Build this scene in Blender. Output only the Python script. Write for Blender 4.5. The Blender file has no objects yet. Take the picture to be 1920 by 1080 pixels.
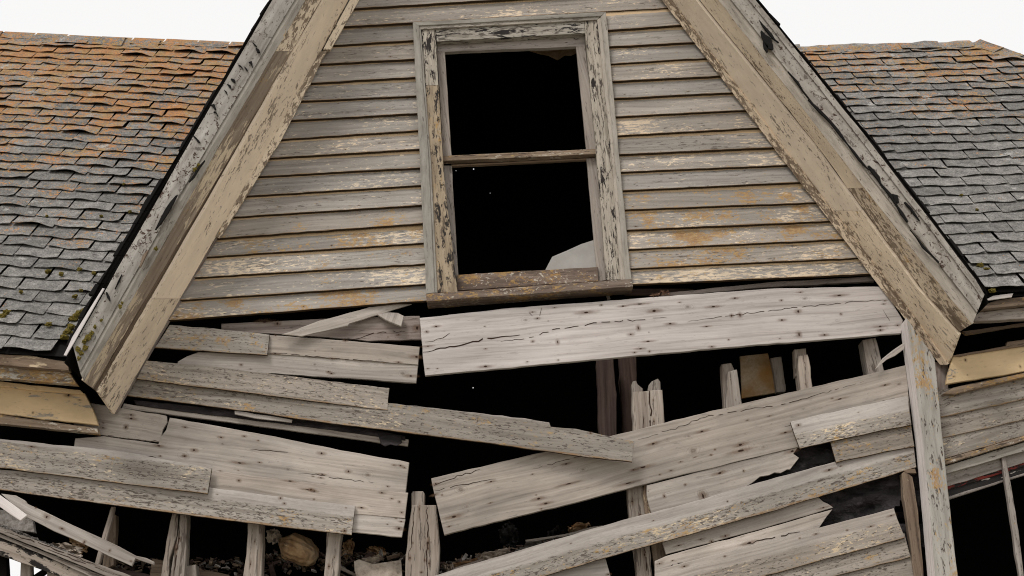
import bpy, bmesh, math, random
from mathutils import Vector, Matrix, noise as mnoise
random.seed(7)
R = math.radians
sc = bpy.context.scene
C = sc.collection

# ------------------------------------------------------------------ camera
PITCH = R(19.0); F = 2667.0; CAM = Vector((0.0, -8.0, 1.6))
cd = bpy.data.cameras.new('camera'); cam = bpy.data.objects.new('camera', cd); C.objects.link(cam)
cam.location = CAM; cam.rotation_euler = (R(90) + PITCH, 0, 0)
cd.sensor_width = 36.0; cd.lens = 36.0 * F / 1920.0; cd.clip_start = 0.05; cd.clip_end = 2000
sc.camera = cam
FWD = Vector((0, math.cos(PITCH), math.sin(PITCH))); UP = Vector((0, -math.sin(PITCH), math.cos(PITCH)))

# ------------------------------------------------------------------ sky, sun, exposure
SUN_AZ = math.atan2(-0.55, -0.83); SUN_EL = R(50)
w = bpy.data.worlds.new('World'); sc.world = w; w.use_nodes = True
wt = w.node_tree; wt.nodes.clear()
wo = wt.nodes.new('ShaderNodeOutputWorld'); wm = wt.nodes.new('ShaderNodeMixShader')
b1 = wt.nodes.new('ShaderNodeBackground'); b2 = wt.nodes.new('ShaderNodeBackground')
sk = wt.nodes.new('ShaderNodeTexSky'); sk.sky_type = 'NISHITA'; sk.sun_disc = False
sk.sun_elevation = SUN_EL; sk.sun_rotation = SUN_AZ; sk.dust_density = 4.0
b1.inputs['Strength'].default_value = 0.1
b2.inputs['Color'].default_value = (1.0, 0.988, 0.972, 1); b2.inputs['Strength'].default_value = 1.0   # even overcast cloud
wm.inputs['Fac'].default_value = 0.93
wt.links.new(sk.outputs[0], b1.inputs['Color']); wt.links.new(b1.outputs[0], wm.inputs[1])
wt.links.new(b2.outputs[0], wm.inputs[2]); wt.links.new(wm.outputs[0], wo.inputs[0])
sd = bpy.data.lights.new('sun', 'SUN'); so = bpy.data.objects.new('sun', sd); C.objects.link(so)
sd.energy = 1.9; sd.angle = R(18); sd.color = (1.0, 0.95, 0.895)
sv = Vector((math.sin(SUN_AZ) * math.cos(SUN_EL), math.cos(SUN_AZ) * math.cos(SUN_EL), math.sin(SUN_EL)))
so.rotation_euler = sv.to_track_quat('Z', 'Y').to_euler(); so.location = sv * 30
sc.view_settings.view_transform = 'Standard'; sc.view_settings.look = 'None'
sc.view_settings.exposure = 0.02; sc.view_settings.gamma = 1.0; sc.view_settings.use_curve_mapping = False
sc.cycles.filter_width = 1.05; sc.cycles.denoising_prefilter = 'FAST'; sc.cycles.max_bounces = 5; sc.cycles.transparent_max_bounces = 12

# ------------------------------------------------------------------ sight lines onto real planes
def ray(px, py):
    return (FWD * F + Vector((1, 0, 0)) * (px - 960) + UP * (540 - py)).normalized()
def P(px, py, Y=0.0):
    d = ray(px, py); t = (Y - CAM.y) / d.y
    return CAM + d * t
def onplane(px, py, p0, n):
    d = ray(px, py); t = (p0 - CAM).dot(n) / d.dot(n)
    return CAM + d * t
def proj(p):
    q = p - CAM; z = q.dot(FWD)
    return 960 + F * q.x / z, 540 - F * q.dot(UP) / z

# ------------------------------------------------------------------ materials
class NT:
    def __init__(s, name):
        s.m = bpy.data.materials.new(name); s.m.use_nodes = True
        s.t = s.m.node_tree; s.t.nodes.clear()
        s.out = s.t.nodes.new('ShaderNodeOutputMaterial')
        s.tc = s.t.nodes.new('ShaderNodeTexCoord'); s.oi = s.t.nodes.new('ShaderNodeObjectInfo')
    def lk(s, a, b):
        if isinstance(a, (int, float)): b.default_value = a
        elif isinstance(a, tuple): b.default_value = a if len(b.default_value) == len(a) else (a + (1,))[:len(b.default_value)]
        else: s.t.links.new(a, b)
    def math(s, op, a, b=0.0, c=None):
        n = s.t.nodes.new('ShaderNodeMath'); n.operation = op
        s.lk(a, n.inputs[0]); s.lk(b, n.inputs[1])
        if c is not None: s.lk(c, n.inputs[2])
        return n.outputs[0]
    def vmath(s, op, a, b):
        n = s.t.nodes.new('ShaderNodeVectorMath'); n.operation = op
        s.lk(a, n.inputs[0]); s.lk(b, n.inputs[1]); return n.outputs[0]
    def sep(s, v):
        n = s.t.nodes.new('ShaderNodeSeparateXYZ'); s.lk(v, n.inputs[0]); return n.outputs
    def coords(s):
        r = s.math('MULTIPLY', s.oi.outputs['Random'], 37.0)
        cb = s.t.nodes.new('ShaderNodeCombineXYZ'); s.lk(r, cb.inputs[0]); s.lk(s.math('MULTIPLY', r, 1.7), cb.inputs[1]); s.lk(s.math('MULTIPLY', r, 0.6), cb.inputs[2])
        return s.vmath('ADD', s.tc.outputs['Object'], cb.outputs[0])
    def noise(s, v, sx=1, sy=None, sz=None, detail=4, rough=.6, dist=0.0):
        sy = sx if sy is None else sy; sz = sy if sz is None else sz
        vv = s.vmath('MULTIPLY', v, (float(sx), float(sy), float(sz)))
        n = s.t.nodes.new('ShaderNodeTexNoise'); s.lk(vv, n.inputs['Vector'])
        n.inputs['Scale'].default_value = 1; n.inputs['Detail'].default_value = detail
        n.inputs['Roughness'].default_value = rough; n.inputs['Distortion'].default_value = dist
        return n.outputs['Fac']
    def sstep(s, v, lo, hi, a=0.0, b=1.0):
        n = s.t.nodes.new('ShaderNodeMapRange'); n.interpolation_type = 'SMOOTHSTEP'
        s.lk(v, n.inputs[0]); s.lk(lo, n.inputs[1]); s.lk(hi, n.inputs[2]); s.lk(a, n.inputs[3]); s.lk(b, n.inputs[4])
        return n.outputs[0]
    def ramp(s, v, stops):
        n = s.t.nodes.new('ShaderNodeValToRGB'); e = n.color_ramp.elements
        e[0].position, e[0].color = stops[0][0], (*stops[0][1], 1); e[1].position, e[1].color = stops[-1][0], (*stops[-1][1], 1)
        for p, c in stops[1:-1]:
            k = e.new(p); k.color = (*c, 1)
        s.lk(v, n.inputs[0]); return n.outputs[0]
    def mix(s, f, a, b, mode='MIX'):
        n = s.t.nodes.new('ShaderNodeMix'); n.data_type = 'RGBA'; n.blend_type = mode
        s.lk(f, n.inputs[0]); s.lk(a, n.inputs[6]); s.lk(b, n.inputs[7]); return n.outputs[2]
    def bump(s, h, strength=.4, dist=.004):
        n = s.t.nodes.new('ShaderNodeBump'); n.inputs['Strength'].default_value = strength
        n.inputs['Distance'].default_value = dist; s.lk(h, n.inputs['Height']); return n.outputs[0]
    def bsdf(s, col, rough=.85, normal=None, spec=.25, alpha=None):
        n = s.t.nodes.new('ShaderNodeBsdfPrincipled'); s.lk(col, n.inputs['Base Color']); s.lk(rough, n.inputs['Roughness'])
        n.inputs['Specular IOR Level'].default_value = spec
        if normal is not None: s.lk(normal, n.inputs['Normal'])
        if alpha is not None: s.lk(alpha, n.inputs['Alpha'])
        s.t.links.new(n.outputs[0], s.out.inputs[0]); return s.m

def weather(name, wood, paint=None, chip=None, lichen=True, crackle=0.5, cfreq=(15, 80), tone=(.84, 1.08), lap=None, face=False, rough=.86, bump=.45, brown=.2, gfreq=(1.3, 48), bare=None, crk=.68):
    """old exterior timber: grey grain, remnants of paint, checks, lichen.
    Object colour: R lichen, G paint left, B dark wear, A x 0.2 = height in metres of the weathered face of a lapped board."""
    s = NT(name); v = s.coords(); oc = s.t.nodes.new('ShaderNodeSeparateColor'); s.lk(s.oi.outputs['Color'], oc.inputs[0])
    hb = s.math('MULTIPLY', s.oi.outputs['Alpha'], .2); y = s.sep(s.tc.outputs['Object'])[1]
    big = s.noise(v, 1.6, 4.5, 4.5, 2, .5); mid = s.noise(v, 5, 12, 12, 4, .62)
    wob = s.t.nodes.new('ShaderNodeCombineXYZ'); s.lk(s.math('MULTIPLY', s.math('SUBTRACT', s.noise(v, 1.1, 5, 5, 2, .5), .5), .09), wob.inputs[1])
    gv = s.vmath('ADD', v, wob.outputs[0])
    grain = s.noise(gv, gfreq[0], gfreq[1], gfreq[1], 5, .66)
    col = s.ramp(grain, [(.3, wood[0]), (.5, wood[1]), (.72, wood[2])])
    col = s.mix(s.math('MULTIPLY', s.sstep(mid, .5, .7), brown), col, tuple(c * .5 for c in wood[1]))
    h = grain; fm = 1.0
    ny = s.math('ADD', y, s.math('MULTIPLY', s.math('SUBTRACT', s.noise(v, 12, 40, 40, 4, .7), .5), .035))
    if face:
        fm = s.sstep(s.math('SUBTRACT', ny, hb), -.008, .012, 1.0, 0.0)
        col = s.mix(fm, s.ramp(grain, [(.3, bare[0]), (.5, bare[1]), (.72, bare[2])]), col)
    if paint:
        pc, thr, fx, fy = paint
        n = s.noise(v, fx, fy, fy, 6, .7, .3)
        n = s.math('ADD', n, s.math('MULTIPLY', s.math('SUBTRACT', big, .5), .5))
        n = s.math('ADD', n, s.math('MULTIPLY', s.math('SUBTRACT', oc.outputs[1], .5), .3))
        pm = s.math('MULTIPLY', s.sstep(n, thr, thr + .04), fm)
        pv = s.mix(s.sstep(mid, .35, .7), tuple(c * .9 for c in pc), pc)
        col = s.mix(pm, col, pv); h = s.math('ADD', h, s.math('MULTIPLY', pm, .9))
    if crackle:
        k = s.noise(v, cfreq[0], cfreq[1], cfreq[1], 4, .7, .4)
        lo = s.math('SUBTRACT', crk, s.math('MULTIPLY', s.math('ADD', oc.outputs[2], s.math('MULTIPLY', s.math('SUBTRACT', mid, .5), 1.3)), .2))
        km = s.math('MULTIPLY', s.sstep(k, lo, s.math('ADD', lo, .05)), crackle)
        if face: km = s.math('MULTIPLY', km, s.math('ADD', s.math('MULTIPLY', fm, .85), .15))
        col = s.mix(km, col, (.05, .038, .032)); h = s.math('SUBTRACT', h, km)
    if chip:
        cc, thr, fx, fy = chip
        n = s.noise(v, fx, fy, fy, 6, .72, .5)
        n = s.math('ADD', n, s.math('MULTIPLY', s.math('SUBTRACT', big, .5), .3))
        n = s.math('ADD', n, s.math('MULTIPLY', s.math('SUBTRACT', oc.outputs[2], .5), .22))
        cm = s.sstep(n, thr, thr + .02)
        col = s.mix(cm, col, cc); h = s.math('SUBTRACT', h, cm)
    tn = s.sstep(s.math('ADD', s.math('MULTIPLY', big, .6), s.math('MULTIPLY', mid, .4)), .33, .67, tone[0], tone[1])
    tn = s.math('MULTIPLY', tn, s.math('ADD', .80, s.math('MULTIPLY', s.oi.outputs['Random'], .28)))
    tcol = s.t.nodes.new('ShaderNodeCombineColor')
    for i in range(3): s.lk(tn, tcol.inputs[i])
    col = s.mix(1.0, col, tcol.outputs[0], 'MULTIPLY')
    hue = s.math('FRACT', s.math('MULTIPLY', s.oi.outputs['Random'], 7.31))
    col = s.mix(1.0, col, s.mix(hue, (1.03, .985, .935), (.99, .995, .995)), 'MULTIPLY')
    if lichen:
        a = s.noise(v, 5, 9, 9, 2, .6); b = s.noise(v, 40, 75, 75, 4, .75)
        n = s.math('ADD', s.math('MULTIPLY', a, .55), s.math('MULTIPLY', b, .55))
        if face: n = s.math('ADD', n, s.math('MULTIPLY', s.math('SUBTRACT', fm, 1.0), .12))
        thr = s.math('SUBTRACT', .74, s.math('MULTIPLY', oc.outputs[0], .24))
        lm = s.sstep(n, thr, s.math('ADD', thr, .07))
        lc = s.mix(s.sstep(b, .4, .65), (.27, .125, .03), (.42, .27, .10))
        col = s.mix(s.math('MULTIPLY', lm, .75), col, lc)
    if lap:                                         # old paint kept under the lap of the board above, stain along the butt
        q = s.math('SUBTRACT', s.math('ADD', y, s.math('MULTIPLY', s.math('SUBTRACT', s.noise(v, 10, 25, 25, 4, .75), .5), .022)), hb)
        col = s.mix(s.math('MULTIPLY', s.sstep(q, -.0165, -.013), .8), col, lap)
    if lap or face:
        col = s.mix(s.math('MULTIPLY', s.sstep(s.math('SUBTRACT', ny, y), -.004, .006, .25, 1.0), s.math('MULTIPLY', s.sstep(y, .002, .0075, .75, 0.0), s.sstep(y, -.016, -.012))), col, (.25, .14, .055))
    return s.bsdf(col, rough, s.bump(grain, bump, .004))

BARE = [(.30, .270, .250), (.415, .382, .355), (.50, .468, .44)]
M = {}
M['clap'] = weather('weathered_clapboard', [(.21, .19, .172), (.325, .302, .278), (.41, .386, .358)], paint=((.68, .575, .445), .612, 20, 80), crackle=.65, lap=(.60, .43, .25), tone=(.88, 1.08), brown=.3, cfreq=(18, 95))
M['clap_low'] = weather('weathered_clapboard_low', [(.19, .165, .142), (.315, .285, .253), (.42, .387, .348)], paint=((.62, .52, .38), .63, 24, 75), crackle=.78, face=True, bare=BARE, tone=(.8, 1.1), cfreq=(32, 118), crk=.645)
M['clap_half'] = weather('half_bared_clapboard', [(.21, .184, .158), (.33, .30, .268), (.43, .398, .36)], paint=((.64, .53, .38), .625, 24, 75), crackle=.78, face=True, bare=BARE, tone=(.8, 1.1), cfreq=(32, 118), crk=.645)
M['sheath'] = weather('silvered_sheathing', [(.28, .247, .222), (.425, .386, .352), (.53, .492, .458)], crackle=.28, tone=(.72, 1.1), lichen=False, brown=.36, bump=.35)
M['sheath_pale'] = weather('fresh_bared_plank', [(.34, .300, .282), (.50, .455, .432), (.60, .558, .535)], crackle=.2, tone=(.84, 1.08), lichen=False, brown=.15, bump=.3)
M['sheath_dark'] = weather('dark_sheathing', [(.16, .125, .112), (.29, .245, .225), (.40, .355, .33)], crackle=.5, tone=(.7, 1.1), lichen=False, brown=.5)  # darker, browner sheathing wood
M['stud'] = weather('grey_stud', [(.18, .145, .122), (.31, .272, .24), (.42, .38, .342)], crackle=.7, cfreq=(5, 60), lichen=False, brown=.4)
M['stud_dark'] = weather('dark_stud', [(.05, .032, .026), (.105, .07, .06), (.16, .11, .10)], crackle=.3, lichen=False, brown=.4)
M['brown'] = weather('bare_brown_wood', [(.10, .07, .05), (.20, .148, .108), (.30, .235, .178)], crackle=.6, paint=((.50, .41, .29), .68, 10, 40), tone=(.75, 1.15))
M['tan'] = weather('tan_soffit_paint', [(.20, .155, .118), (.33, .275, .22), (.41, .355, .295)], paint=((.86, .755, .625), .35, 20, 45), crackle=.4, brown=.1, tone=(.95, 1.03), bump=.2, cfreq=(9, 40))
M['tan_worn'] = weather('worn_tan_paint', [(.17, .125, .09), (.275, .215, .16), (.36, .295, .235)], paint=((.80, .68, .535), .44, 20, 50), crackle=.5, brown=.25, tone=(.9, 1.06), bump=.3)
M['brown_soffit'] = weather('brown_soffit', [(.20, .155, .12), (.33, .27, .215), (.42, .36, .30)], paint=((.68, .58, .44), .53, 8, 45), crackle=.45, brown=.3, tone=(.85, 1.08))
M['yellow'] = weather('ochre_frieze_paint', [(.20, .168, .135), (.31, .272, .23), (.39, .35, .30)], paint=((.64, .48, .29), .37, 6, 18), crackle=.25, brown=.15, tone=(.92, 1.05), bump=.2)
M['fascia'] = weather('peeling_fascia_paint', [(.22, .20, .178), (.35, .328, .30), (.44, .42, .39)], chip=((.06, .038, .03), .61, 30, 38), crackle=.65, cfreq=(24, 34), tone=(.80, 1.08), bump=.5, gfreq=(6, 26))
M['moulding'] = weather('grey_moulding_paint', [(.22, .20, .175), (.35, .326, .29), (.44, .414, .372)], chip=((.08, .06, .045), .69, 20, 42), crackle=.55, tone=(.80, 1.08), gfreq=(5, 30))
M['casing'] = weather('peeling_casing_paint', [(.25, .222, .186), (.395, .362, .312), (.50, .467, .41)], chip=((.024, .020, .02), .615, 9, 36), crackle=.8, cfreq=(12, 70), tone=(.82, 1.08), bump=.6, gfreq=(3, 50))
M['casing_tan'] = weather('ochre_casing_paint', [(.20, .158, .115), (.36, .295, .215), (.45, .375, .285)], chip=((.03, .026, .024), .585, 10, 34), crackle=.7, cfreq=(14, 55), tone=(.72, 1.1), gfreq=(4, 30))
M['sash'] = weather('sash_paint', [(.20, .175, .157), (.33, .298, .275), (.42, .39, .368)], chip=((.04, .03, .026), .65, 14, 40), crackle=.6, tone=(.78, 1.1))
M['sill'] = weather('lichened_sill', [(.09, .065, .05), (.17, .128, .105), (.27, .22, .185)], paint=((.50, .46, .40), .585, 34, 55), crackle=.5, tone=(.75, 1.1), brown=.4)
M['beam'] = weather('black_flaking_trim', [(.22, .182, .15), (.34, .30, .262), (.43, .388, .345)], chip=((.014, .012, .012), .52, 6, 20), crackle=.5, lichen=False)
M['red'] = weather('red_black_trim', [(.03, .012, .01), (.12, .02, .016), (.22, .035, .03)], chip=((.015, .012, .012), .5, 6, 30), lichen=False, crackle=.3)
M['black_white'] = weather('flaked_black_trim', [(.015, .013, .013), (.022, .02, .02), (.03, .028, .028)], paint=((.50, .47, .43), .57, 9, 30), lichen=False, crackle=0)
M['post'] = weather('corner_board_paint', [(.22, .205, .182), (.345, .328, .30), (.43, .412, .382)], paint=((.50, .40, .26), .65, 16, 60), crackle=.9, cfreq=(14, 65), gfreq=(3, 40))
M['post_side'] = weather('corner_board_side', [(.52, .475, .465), (.66, .615, .605), (.74, .70, .69)], crackle=.15, lichen=False, brown=.1, tone=(.9, 1.05))
M['eave'] = weather('ochre_lichen_trim', [(.16, .115, .08), (.29, .22, .16), (.40, .33, .26)], paint=((.58, .54, .47), .57, 18, 42), crackle=.8, tone=(.72, 1.1))
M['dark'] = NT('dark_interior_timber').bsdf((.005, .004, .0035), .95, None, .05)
M['butt'] = NT('mildew_shadow_board_edge').bsdf((.045, .030, .018), .95, None, .05)  # grimy board edges, darkened further to paint in the shadow line under each lap
s = NT('roof_felt'); M['felt'] = s.bsdf((.012, .011, .0105), .95, None, .1)

# asphalt shingles with lichen
s = NT('asphalt_shingle'); g = s.t.nodes.new('ShaderNodeNewGeometry'); p = g.outputs['Position']; v = s.coords()
gran = s.noise(p, 110, 110, 110, 3, .7); mot = s.noise(p, 20, 20, 20, 5, .72); per = s.oi.outputs['Random']
col = s.ramp(s.math('ADD', s.math('MULTIPLY', gran, .55), s.math('MULTIPLY', mot, .45)), [(.34, (.055, .052, .05)), (.5, (.165, .158, .149)), (.66, (.32, .308, .288))])
tn = s.math('ADD', s.math('MULTIPLY', per, .42), .8); tcl = s.t.nodes.new('ShaderNodeCombineColor')
for i in range(3): s.lk(tn, tcl.inputs[i])
col = s.mix(1.0, col, tcl.outputs[0], 'MULTIPLY')
wp = s.sstep(s.math('ADD', s.noise(p, 6, 6, 6, 6, .7), s.math('MULTIPLY', gran, .12)), .66, .74)
col = s.mix(s.math('MULTIPLY', wp, .7), col, (.42, .41, .39))
bk = s.sstep(s.noise(p, 9, 9, 9, 5, .75), .60, .70); col = s.mix(s.math('MULTIPLY', bk, .6), col, (.06, .052, .045))
oc = s.t.nodes.new('ShaderNodeSeparateColor'); s.lk(s.oi.outputs['Color'], oc.inputs[0])
l1 = s.noise(p, 3.2, 3.2, 3.2, 2, .6); l2 = s.noise(p, 21, 21, 21, 4, .7); l3 = s.noise(p, 62, 62, 62, 3, .75)
ln = s.math('ADD', s.math('ADD', s.math('MULTIPLY', l1, .26), s.math('MULTIPLY', l2, .34)), s.math('MULTIPLY', l3, .42))
thr = s.math('SUBTRACT', .645, s.math('MULTIPLY', oc.outputs[0], .185))
lm = s.sstep(ln, thr, s.math('ADD', thr, .045))
lc = s.mix(s.sstep(s.noise(p, 9, 9, 9, 3), .42, .6), (.50, .215, .055), (.38, .25, .085))
lc = s.mix(s.sstep(l3, .40, .64), tuple(c for c in (.26, .125, .05)), lc)
col = s.mix(s.math('MULTIPLY', lm, .78), col, lc)
M['shingle'] = s.bsdf(col, .95, s.bump(gran, .5, .004), .15)

s = NT('moss'); v = s.tc.outputs['Object']
M['moss'] = s.bsdf(s.ramp(s.noise(v, 160, 160, 160, 4, .7), [(.35, (.035, .03, .01)), (.55, (.12, .095, .02)), (.7, (.24, .17, .04))]), .95, None, .1)
# rusty nail holes with streaks along the grain, flat marks on the boards
s = NT('nail_hole_stain'); uv = s.tc.outputs['UV']; x, y, z = s.sep(uv)
g = s.t.nodes.new('ShaderNodeNewGeometry'); nz = s.noise(g.outputs['Position'], 30, 30, 30, 5, .7)
xx = s.math('MULTIPLY', x, x); yy = s.math('MULTIPLY', y, y)
d = s.math('SQRT', s.math('ADD', s.math('MULTIPLY', xx, 26.0), s.math('MULTIPLY', yy, 4.5)))
d = s.math('ADD', d, s.math('MULTIPLY', s.math('SUBTRACT', nz, .5), .7))
hole = s.sstep(d, .45, .68, 1.0, 0.0)
d2 = s.math('ADD', s.math('SQRT', s.math('ADD', xx, yy)), s.math('MULTIPLY', s.math('SUBTRACT', nz, .5), .6))
stain = s.math('MULTIPLY', s.sstep(d2, .05, .85, 1.0, 0.0), .42)
a = s.math('MAXIMUM', s.math('MULTIPLY', hole, .96), stain)
M['nail'] = s.bsdf(s.mix(hole, (.17, .10, .06), (.03, .018, .013)), .9, None, .1, a)
s = NT('wood_knot'); uv = s.tc.outputs['UV']; x, y, z = s.sep(uv)
g = s.t.nodes.new('ShaderNodeNewGeometry'); nz = s.noise(g.outputs['Position'], 25, 25, 25, 4, .6)
d = s.math('ADD', s.math('SQRT', s.math('ADD', s.math('MULTIPLY', x, x), s.math('MULTIPLY', y, y))), s.math('MULTIPLY', s.math('SUBTRACT', nz, .5), .7))
rg = s.math('SINE', s.math('MULTIPLY', d, 26.0)); fall = s.sstep(d, .35, .95, 1.0, 0.0)
a = s.math('MULTIPLY', s.math('ADD', s.math('MULTIPLY', s.sstep(rg, .3, .9), .16), s.sstep(d, .12, .3, .3, 0.0)), fall)
M['knot'] = s.bsdf((.15, .11, .085), .9, None, .1, a)
s = NT('split_in_wood'); M['crack'] = s.bsdf((.035, .022, .017), .95, None, .05)
s = NT('tar_paper'); v = s.tc.outputs['Object']; n1 = s.noise(v, 6, 18, 18, 5, .6)
M['paper'] = s.bsdf(s.ramp(n1, [(.35, (.008, .006, .0065)), (.55, (.018, .014, .0155)), (.72, (.05, .041, .044))]), .6, s.bump(n1, .9, .03), .2)
s = NT('dusty_glass'); v = s.tc.outputs['Object']; n1 = s.noise(v, 7, 7, 7, 5, .6)
M['glass'] = s.bsdf(s.ramp(n1, [(.3, (.26, .245, .225)), (.7, (.36, .345, .32))]), .25, None, .5)
s = NT('stained_plaster'); v = s.tc.outputs['Object']; n1 = s.noise(v, 4.5, 4.5, 4.5, 3, .5); n2 = s.noise(v, 50, 50, 50, 4, .6)
M['plaster'] = s.bsdf(s.mix(s.sstep(n1, .30, .72), s.ramp(n2, [(.3, (.34, .25, .16)), (.7, (.50, .42, .32))]), (.30, .15, .035)), .9)
s = NT('stained_cloth'); v = s.tc.outputs['Object']; n1 = s.noise(v, 12, 12, 12, 5, .6)
M['cloth'] = s.bsdf(s.ramp(n1, [(.3, (.20, .11, .05)), (.5, (.38, .25, .14)), (.7, (.48, .36, .24))]), .9, s.bump(s.noise(v, 40, 40, 40, 4), .5, .006))
s = NT('pale_cloth'); v = s.tc.outputs['Object']; n1 = s.noise(v, 16, 16, 16, 6, .7)
M['pale'] = s.bsdf(s.ramp(n1, [(.3, (.10, .075, .055)), (.45, (.36, .30, .245)), (.7, (.55, .48, .41))]), .9, s.bump(n1, .5, .006))
s = NT('plaster_rubble'); v = s.tc.outputs['Object']; n1 = s.noise(v, 30, 30, 30, 6, .7)
M['rubble'] = s.bsdf(s.ramp(n1, [(.3, (.10, .085, .07)), (.5, (.29, .265, .245)), (.72, (.46, .43, .41))]), .95, s.bump(n1, .6, .01))
s = NT('dark_rag'); M['rag'] = s.bsdf((.02, .018, .018), .6, None, .3)
s = NT('dry_leaf'); M['leaf'] = s.bsdf((.22, .13, .09), .9)
s = NT('dry_grass_ground'); v = s.tc.outputs['Object']; n1 = s.noise(v, .6, .6, .6, 6, .6)
M['ground'] = s.bsdf(s.ramp(n1, [(.3, (.24, .22, .175)), (.7, (.36, .335, .28))]), .95)
s = NT('white_curtain'); M['white'] = s.bsdf((.75, .76, .78), .8)

# ------------------------------------------------------------------ builders
def empty(name, parent=None):
    o = bpy.data.objects.new(name, None); C.objects.link(o); o.parent = parent; o.empty_display_size = .2; return o
def tag(o, label=None, cat=None, group=None, kind=None):
    if label: o['label'] = label
    if cat: o['category'] = cat
    if group: o['group'] = group
    if kind: o['kind'] = kind
    return o
def link(name, me, parent=None, mat=None, mw=None, col=None):
    o = bpy.data.objects.new(name, me); C.objects.link(o); o.parent = parent
    if mw is not None: o.matrix_world = mw
    if mat is not None:
        for m in (mat if isinstance(mat, (list, tuple)) else [mat]): me.materials.append(M[m])
    col = tuple(col or (.2, .5, .4)); o.color = col if len(col) == 4 else (*col, 1)
    return o
def inset(pts, c):
    n = len(pts); out = []
    for i in range(n):
        a, b, d = pts[i - 1], pts[i], pts[(i + 1) % n]
        e1 = (b - a); e2 = (d - b)
        if e1.length < 1e-7 or e2.length < 1e-7: out.append(b.copy()); continue
        e1.normalize(); e2.normalize()
        n1 = Vector((-e1.y, e1.x)); n2 = Vector((-e2.y, e2.x)); m = n1 + n2
        if m.length < .3: out.append(b + n1 * c); continue
        m.normalize(); out.append(b + m * min(c / max(m.dot(n1), .5), c * 1.8))
    return out
def slab(name, parent, px, mat, Y=0.0, tx=0.0, tz=0.0, thick=.02, axis=None, jit=.0011, nails=(), cracks=(), knots=(), col=None, cham=.0022, low=False, sides=None, wave=.0025):
    """a board: outline seen along sight lines, laid on its own real plane (depth Y, tilts tx, tz), given thickness, worn edges, nails, splits"""
    cx = sum(p[0] for p in px) / len(px); cy = sum(p[1] for p in px) / len(px)
    p0 = P(cx, cy, Y); n = Vector((tx, -1, tz)).normalized()
    pts = [onplane(x, y, p0, n) for x, y in px]
    if axis is None:
        L = [(pts[i] - pts[i - 1]) for i in range(len(pts))]; ax = max(L, key=lambda q: q.length)
    else:
        ax = onplane(*axis[1], p0, n) - onplane(*axis[0], p0, n)
    if abs(ax.x) > abs(ax.z) * .3 and ax.x < 0 or (abs(ax.x) <= abs(ax.z) * .3 and ax.z < 0): ax = -ax
    ax = (ax - n * ax.dot(n)).normalized(); ay = n.cross(ax)
    o0 = sum(pts, Vector()) / len(pts)
    if low: o0 = pts[low - 1] if isinstance(low, int) else onplane(*low, p0, n)
    mw = Matrix((( ax.x, ay.x, n.x, o0.x), (ax.y, ay.y, n.y, o0.y), (ax.z, ay.z, n.z, o0.z), (0, 0, 0, 1)))
    l2 = [Vector(((q - o0).dot(ax), (q - o0).dot(ay))) for q in pts]
    area = sum(l2[i - 1].x * l2[i].y - l2[i].x * l2[i - 1].y for i in range(len(l2)))
    if area < 0: l2.reverse()
    ring = []; ph = random.random() * 99
    for i in range(len(l2)):
        a, b = l2[i], l2[(i + 1) % len(l2)]; e = b - a; ln = e.length; k = max(1, int(ln / .055))
        nn = Vector((-e.y, e.x)) / max(ln, 1e-6)
        for j in range(k):
            t = j / k; q = a + e * t
            off = random.gauss(0, jit) + (wave * mnoise.noise((q.x * 3.1 + ph, i * 7.3 + ph, q.y)) if 0 < j else 0)
            ring.append(q + nn * off)
    ins = inset(ring, cham); bm = bmesh.new(); uvl = bm.loops.layers.uv.new('UVMap'); N = len(ring)
    v0 = [bm.verts.new((q.x, q.y, 0)) for q in ins]
    v1 = [bm.verts.new((q.x, q.y, -cham)) for q in ring]
    v2 = [bm.verts.new((q.x, q.y, -thick)) for q in ring]
    ft = bm.faces.new(v0); bk = bm.faces.new(list(reversed(v2)))
    for i in range(N):
        j = (i + 1) % N
        f1 = bm.faces.new((v0[i], v1[i], v1[j], v0[j])); f2 = bm.faces.new((v1[i], v2[i], v2[j], v1[j]))
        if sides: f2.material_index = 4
    ft.normal_update(); bk.normal_update()
    bmesh.ops.triangulate(bm, faces=[ft, bk], ngon_method='EAR_CLIP')
    def loc(x, y):
        q = onplane(x, y, p0, n) - o0; return Vector((q.dot(ax), q.dot(ay)))
    z = .0009
    for k, (x, y, rx, ry) in enumerate(nails):
        q = loc(x, y); z2 = z + k * 2e-5
        vs = [bm.verts.new((q.x + u * rx, q.y + t * ry, z2)) for u, t in ((-1, -1), (1, -1), (1, 1), (-1, 1))]
        f = bm.faces.new(vs); f.material_index = 1
        for lp, c in zip(f.loops, ((-1, -1), (1, -1), (1, 1), (-1, 1))): lp[uvl].uv = c
    for k, (x, y, r) in enumerate(knots):
        r *= .6; q = loc(x, y); z2 = .0007 + k * 1e-5
        vs = [bm.verts.new((q.x + u * r * 1.5, q.y + t * r, z2)) for u, t in ((-1, -1), (1, -1), (1, 1), (-1, 1))]
        f = bm.faces.new(vs); f.material_index = 2
        for lp, c in zip(f.loops, ((-1, -1), (1, -1), (1, 1), (-1, 1))): lp[uvl].uv = c
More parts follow.
